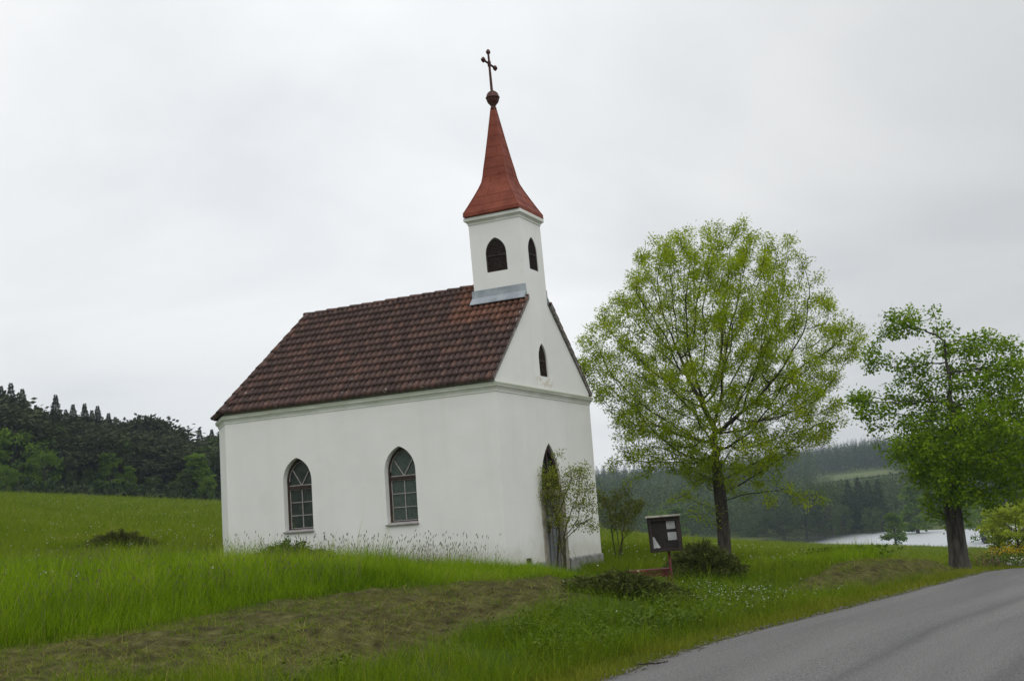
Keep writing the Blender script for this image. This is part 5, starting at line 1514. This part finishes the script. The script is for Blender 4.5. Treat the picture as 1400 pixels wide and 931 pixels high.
# ================================================================== SMALL THINGS
M_BOARD = noise_mat('weathered_board_wood', (.015, .011, .009), (.042, .031, .025), 14, .8, stretch=(1, 1, .2), bump=.3)
M_BOARDP = noise_mat('board_back_panel', (.010, .008, .007), (.022, .018, .016), 6, .6)
M_ROOFB = noise_mat('pale_board_lid', (.24, .22, .18), (.42, .40, .34), 9, .7)
M_REDP = noise_mat('dark_red_paint', (.065, .014, .011), (.13, .028, .022), 10, .6)
M_PAPER = noise_mat('paper', (.36, .37, .38), (.48, .49, .49), 6, .8)
M_INK = noise_mat('grey_print', (.22, .22, .23), (.36, .36, .37), 30, .9)
pb = on_ground(917.5, 803); Db = float(np.hypot(*(pb-CAM)[:2])); print('board', pb, Db)
kb = Db*math.cos(azim(915)-YAW)/FPX/math.cos(PITCH)*.99       # metres per photo pixel here
BRD = thing('notice_board', 'dark wooden notice board with a pale lid on a red metal post', 'notice board', pb, azim(911)*-1)
# local: x to the right, y away from the viewer, z up; the whole board hangs a little crooked
def zpx(py): return (801-py)*kb
wB, hB = 44*kb, 46*kb; zB = zpx(754)
tilt = -.03
def bl(x, y, z): return (x*math.cos(tilt)+(z-zB)*math.sin(tilt)*1.0-.015, y, zB+(z-zB)*math.cos(tilt)+x*.008)
mb = MB(); dB = .20
mb.box((-wB/2, .0, zB), (-wB/2+.07, dB, zB+hB), bl); mb.box((wB/2-.085, .0, zB), (wB/2, dB, zB+hB), bl)
mb.box((-wB/2+.072, .002, zB), (wB/2-.087, dB-.002, zB+.06), bl); mb.box((-wB/2+.072, .002, zB+hB-.07), (wB/2-.087, dB-.002, zB+hB-.001), bl)
mb.build('case', M_BOARD, BRD, bevel=.006)
mb = MB(); mb.box((-wB/2+.06, .075, zB+.05), (wB/2-.075, .10, zB+hB-.06), bl); PAN = mb.build('back_panel', M_BOARDP, BRD)
mb = MB(); mb.box((-wB/2-.025, -.06, zB+hB+.002), (wB/2+.025, dB+.05, zB+hB+.035), bl); mb.build('lid', M_ROOFB, BRD, bevel=.006)
mb = MB()
mb.tube([(.035, dB/2+.03, -.3), (.02, dB/2+.03, zB+.004)], .026, 10); mb.build('post', M_REDP, BRD, smooth=True)
def sheet(x0, z0, x1, z1, nm='paper', lines=6, lab=None):
    mb = MB(); mb.box((x0, .066, z0), (x1, .070, z1), bl); p = mb.build(nm, M_PAPER, BRD)
    if lab: p['label'] = lab
    mb = MB()
    for i in range(lines):
        z = z1-(z1-z0)*(.16+.72*i/max(1, lines-1)); w = (x1-x0)
        mb.box((x0+w*.12, .0635, z-.004), (x0+w*(.6+.28*random.random()), .0645, z+.004), bl)
    if lines: mb.build('print', M_INK, p)
cx = 911
X = lambda px: (px-cx)*kb
sheet(X(914.2), zpx(725)+.01, X(925.8), zpx(714.5)+.01, lab='upper white sheet'); sheet(X(914.6), zpx(740)+.01, X(926.4), zpx(729.5)+.01, lab='lower white sheet')
mb = MB()
o_ = [(893.5, 749.5), (893.6, 744), (892.8, 738), (893.2, 735.2), (895, 734.2), (896.8, 735.5), (898, 739), (900.5, 744), (903.4, 749), (899, 749.6), (897.2, 748.6), (895.5, 749.8)]
tris = tessellate_polygon([[Vector((x, -y, 0)) for x, y in o_]])
VV = [bl(X(x), d, zpx(y)+.01) for d in (.064, .070) for x, y in o_]; n = len(o_)
mb.add(VV, [tuple(t) for t in tris]+[(i, (i+1) % n, n+(i+1) % n, n+i) for i in range(n)])
TP_ = mb.build('torn_poster', M_PAPER, BRD); TP_['label'] = 'torn white poster remnant'
mb = MB(); mb.box((X(908.2), .070, zB+.065), (X(909.4), .0745, zB+hB-.075), bl); mb.build('mullion', M_BOARD, BRD)

# red bench behind the post
pb2 = at_dist(893, 790, Db+.45); gb = gz(pb2[0], pb2[1])
BEN = thing('bench', 'low backless dark red plank bench half hidden behind the juniper', 'bench', (pb2[0], pb2[1], gb), -azim(896)+.12)
k2 = (Db+1.1)/FPX
zs = (at_dist(896, 784, Db+1.1)[2]-gb); print('bench seat z', zs)
zs = .36
for i, y0 in enumerate((-.20, -.06, .08)):
    mb = MB(); mb.box((-.46, y0, zs-.04), (.34, y0+.115, zs)); mb.build('seat_plank', M_REDP, BEN, bevel=.006)
mb = MB(); mb.box((-.42, -.172, zs-.15), (.24, -.135, zs-.05)); mb.build('stretcher', M_REDP, BEN, bevel=.006)
for x0 in (-.40, .22):
    for y0 in (-.19, .13):
        mb = MB(); mb.box((x0, y0, -.2), (x0+.06, y0+.06, zs-.042)); mb.build('leg', M_REDP, BEN, bevel=.005)

# pale boulders and flowers in front of the small tree on the right
M_ROCK = noise_mat('pale_boulder', (.28, .26, .24), (.55, .53, .50), 4, .9, bump=.6)
M_ROCKD = noise_mat('brown_boulder', (.13, .095, .07), (.24, .19, .15), 4, .9, bump=.6)
def boulder(label, px, py, D, r, mat, seed):
    r_ = np.random.default_rng(seed); import bmesh
    bm = bmesh.new(); bmesh.ops.create_icosphere(bm, subdivisions=3, radius=1)
    ax = [unit(r_.normal(size=3)) for _ in range(10)]
    for v in bm.verts:
        p = np.array(v.co); d = 1.0
        for a in ax:
            q = np.dot(p, a)
            if q > .62: p = p-a*(q-.62)*.8
        p = p*(1+.05*math.sin(p[0]*7+seed)+.04*math.sin(p[1]*9)); v.co = Vector(p*np.array([1.25, 1, .8])*r)
    me = bpy.data.meshes.new('boulder'); bm.to_mesh(me); bm.free(); me.materials.append(mat)
    x, y, z = at_az(px, D); o = obj('boulder', me, None, (x, y, z+r*.35)); o.rotation_euler = (0, 0, seed); tag(o, label, 'boulder')
DR = 50
for lab, px, D, r, mt, sd_ in (('big pale boulder with a dark end under the small round tree', 1384, 50, .42, M_ROCK, 3), ('brown boulder leaning on the right end of the pale one', 1391, 50.5, .36, M_ROCKD, 4),
                          ('small whitish boulder left of the big pale one', 1374, 49, .27, M_ROCK, 5), ('flat brownish boulder set apart on the left of the pile', 1353, 49, .36, M_ROCKD, 6)):
    boulder(lab, px, 0, D, r, mt, sd_)
G_YEL = leaf_mat('yellow_flowers', [(0, (.38, .22, .012)), (1, (.55, .36, .02))], .2)
cY = np.array(at_az(1370, 52)); P = cY+rng.normal(0, 1, (420, 3))*np.array([.42, .42, .12])+np.array([0, 0, .62])
V, F = cards(P, rng.normal(size=P.shape), .06, .05); V2, F2 = cards(cY+rng.normal(0, 1, (500, 3))*np.array([.42, .42, .16])+np.array([0, 0, .25]), rng.normal(0, .4, (500, 3))+np.array([0, 0, 1]), .16, .035)
YP = thing('yellow_flower_clump', 'low clump of orange-yellow flowers beside the pale boulders', 'flowers', cY)
tag(obj('flowers', np_mesh('flowers', V-cY, F, G_YEL, tint=np.repeat(rng.random(len(P)), 4)), YP), kind='stuff'); obj('leaves', np_mesh('leaves', V2-cY, F2, G_WEED, tint=np.repeat(rng.random(500), 4)), YP)
# reddish dead stalks beside the maple foot
cS = np.array(at_az(1340, 48)); n = 60
P = cS+np.stack([rng.normal(0, .45, n), rng.normal(0, .3, n), np.zeros(n)], -1)
V, F = tri_strip_blades(P, rng.uniform(.5, 1.0, n), np.full(n, .018), rng.uniform(0, 3, n), rng.normal(-.35, .2, n), rng.normal(0, .15, n), .4)
DS = obj('dead_stalks', np_mesh('dead_stalks', V-cS, F, leaf_mat('dead_stalks', [(0, (.14, .08, .045)), (1, (.24, .16, .09))], .1), tint=np.repeat(rng.random(n), 5)), None, cS)
tag(DS, 'tuft of leaning reddish dead stalks right of the maple trunk', 'stalks')
# leafy weeds among the boulders and a darker nettle clump on the bank
for lab, px, D, n, sx in (('leafy green weed clump growing among the boulders', 1366, 48.5, 700, .8), ('dark green nettle clump at the top of the mown bank', 1150, 33, 520, .5)):
    c_ = np.array(at_az(px, D)); P = c_+rng.normal(0, 1, (n, 3))*np.array([sx, sx*.6, .14])+np.array([0, 0, .3]); P[:, 2] = np.clip(P[:, 2], c_[2]+.02, c_[2]+(.6 if 'boulders' in lab else .36))
    V, F = cards(P, rng.normal(0, .8, (n, 3))+np.array([0, 0, .4]), .13, .07)
    o = thing('weed_clump', lab, 'weeds', c_)
    obj('leaves', np_mesh('leaves', V-c_, F, G_WEED, tint=np.repeat(np.clip(rng.normal(.45, .2, n), 0, 1), 4)), o)
    mb = MB()
    for q in range(24):
        u_ = rng.normal(0, 1, 2)*np.array([sx, sx*.6])*.8; mb.tube([(u_[0]*.7, u_[1]*.7, -.05), (u_[0], u_[1], .38)], [.006, .004], 4, False)
    mb.build('stems', TWIG, o)
# dark boat on the pond, seen end-on
DBt = 224; lb = at_dist(1349, 738, DBt); kb2 = DBt/FPX
BOAT = thing('rowing_boat', 'small dark boat at the pond edge seen end-on', 'boat', (lb[0], lb[1], -9.2), -azim(1349)+.12)
mb = MB(); secs = []
for yy, wd2, hh in ((0, .62, 1.15), (.5, .78, 1.05), (1.6, .85, .95), (2.6, .6, 1.0), (3.2, .12, 1.15)):
    secs.append([(-wd2, yy, hh), (-wd2*.72, yy, .45), (-wd2*.4, yy, -.1), (wd2*.4, yy, -.1), (wd2*.72, yy, .45), (wd2, yy, hh), (wd2*.9, yy, hh), (0, yy, .25), (-wd2*.9, yy, hh)])
V = [p for s in secs for p in s]; k = 9
mb.add(V, [(i*k+j, i*k+(j+1) % k, (i+1)*k+(j+1) % k, (i+1)*k+j) for i in range(4) for j in range(k)]+[(5, 4, 3, 2, 1, 0), (5, 0, 8, 7, 6)])
M_BOAT = noise_mat('tarred_hull', (.010, .012, .014), (.022, .024, .028), 3, .6)
mb.build('hull', M_BOAT, BOAT)
mb = MB(); mb.box((-.74, .6, .82), (.74, .85, .87)); mb.box((-.78, 1.7, .76), (.78, 1.95, .81)); mb.build('thwart', M_BOARD, BOAT)
# a fallen twig on the tarmac by the verge
tw = on_ground(893, 922); sdv, rzv, _ = road_sd(tw[0], tw[1])
mb = MB(); mb.tube([(-.16, -.02, .03), (-.05, .01, .035), (.05, 0, .03), (.17, .03, .04)], [.006, .008, .007, .004], 5); mb.tube([(.03, 0, .03), (.10, -.05, .045)], [.005, .003], 4)
o = mb.build('twig', M_BOARD, None, loc=(tw[0], tw[1], float(rzv[0])+.0)); tag(o, 'thin dark twig lying on the tarmac near the grass', 'twig'); o.rotation_euler = (0, 0, .3)

# ================================================================== HAZE
mb = MB(); c_ = CAM
mb.box((c_[0]-1004, c_[1]-1004, -13.5), (c_[0]+1004, c_[1]+1004, 72))
hm_ = bpy.data.materials.new('haze'); hm_.use_nodes = True; t = hm_.node_tree
t.nodes.remove(t.nodes['Principled BSDF'])
pv = t.nodes.new('ShaderNodeVolumePrincipled'); pv.inputs['Color'].default_value = (.72, .86, 1.0, 1); pv.inputs['Density'].default_value = .00027; pv.inputs['Anisotropy'].default_value = 0.0
t.links.new(pv.outputs[0], t.nodes['Material Output'].inputs['Volume'])
o = mb.build('haze', hm_); tag(o, kind='stuff')
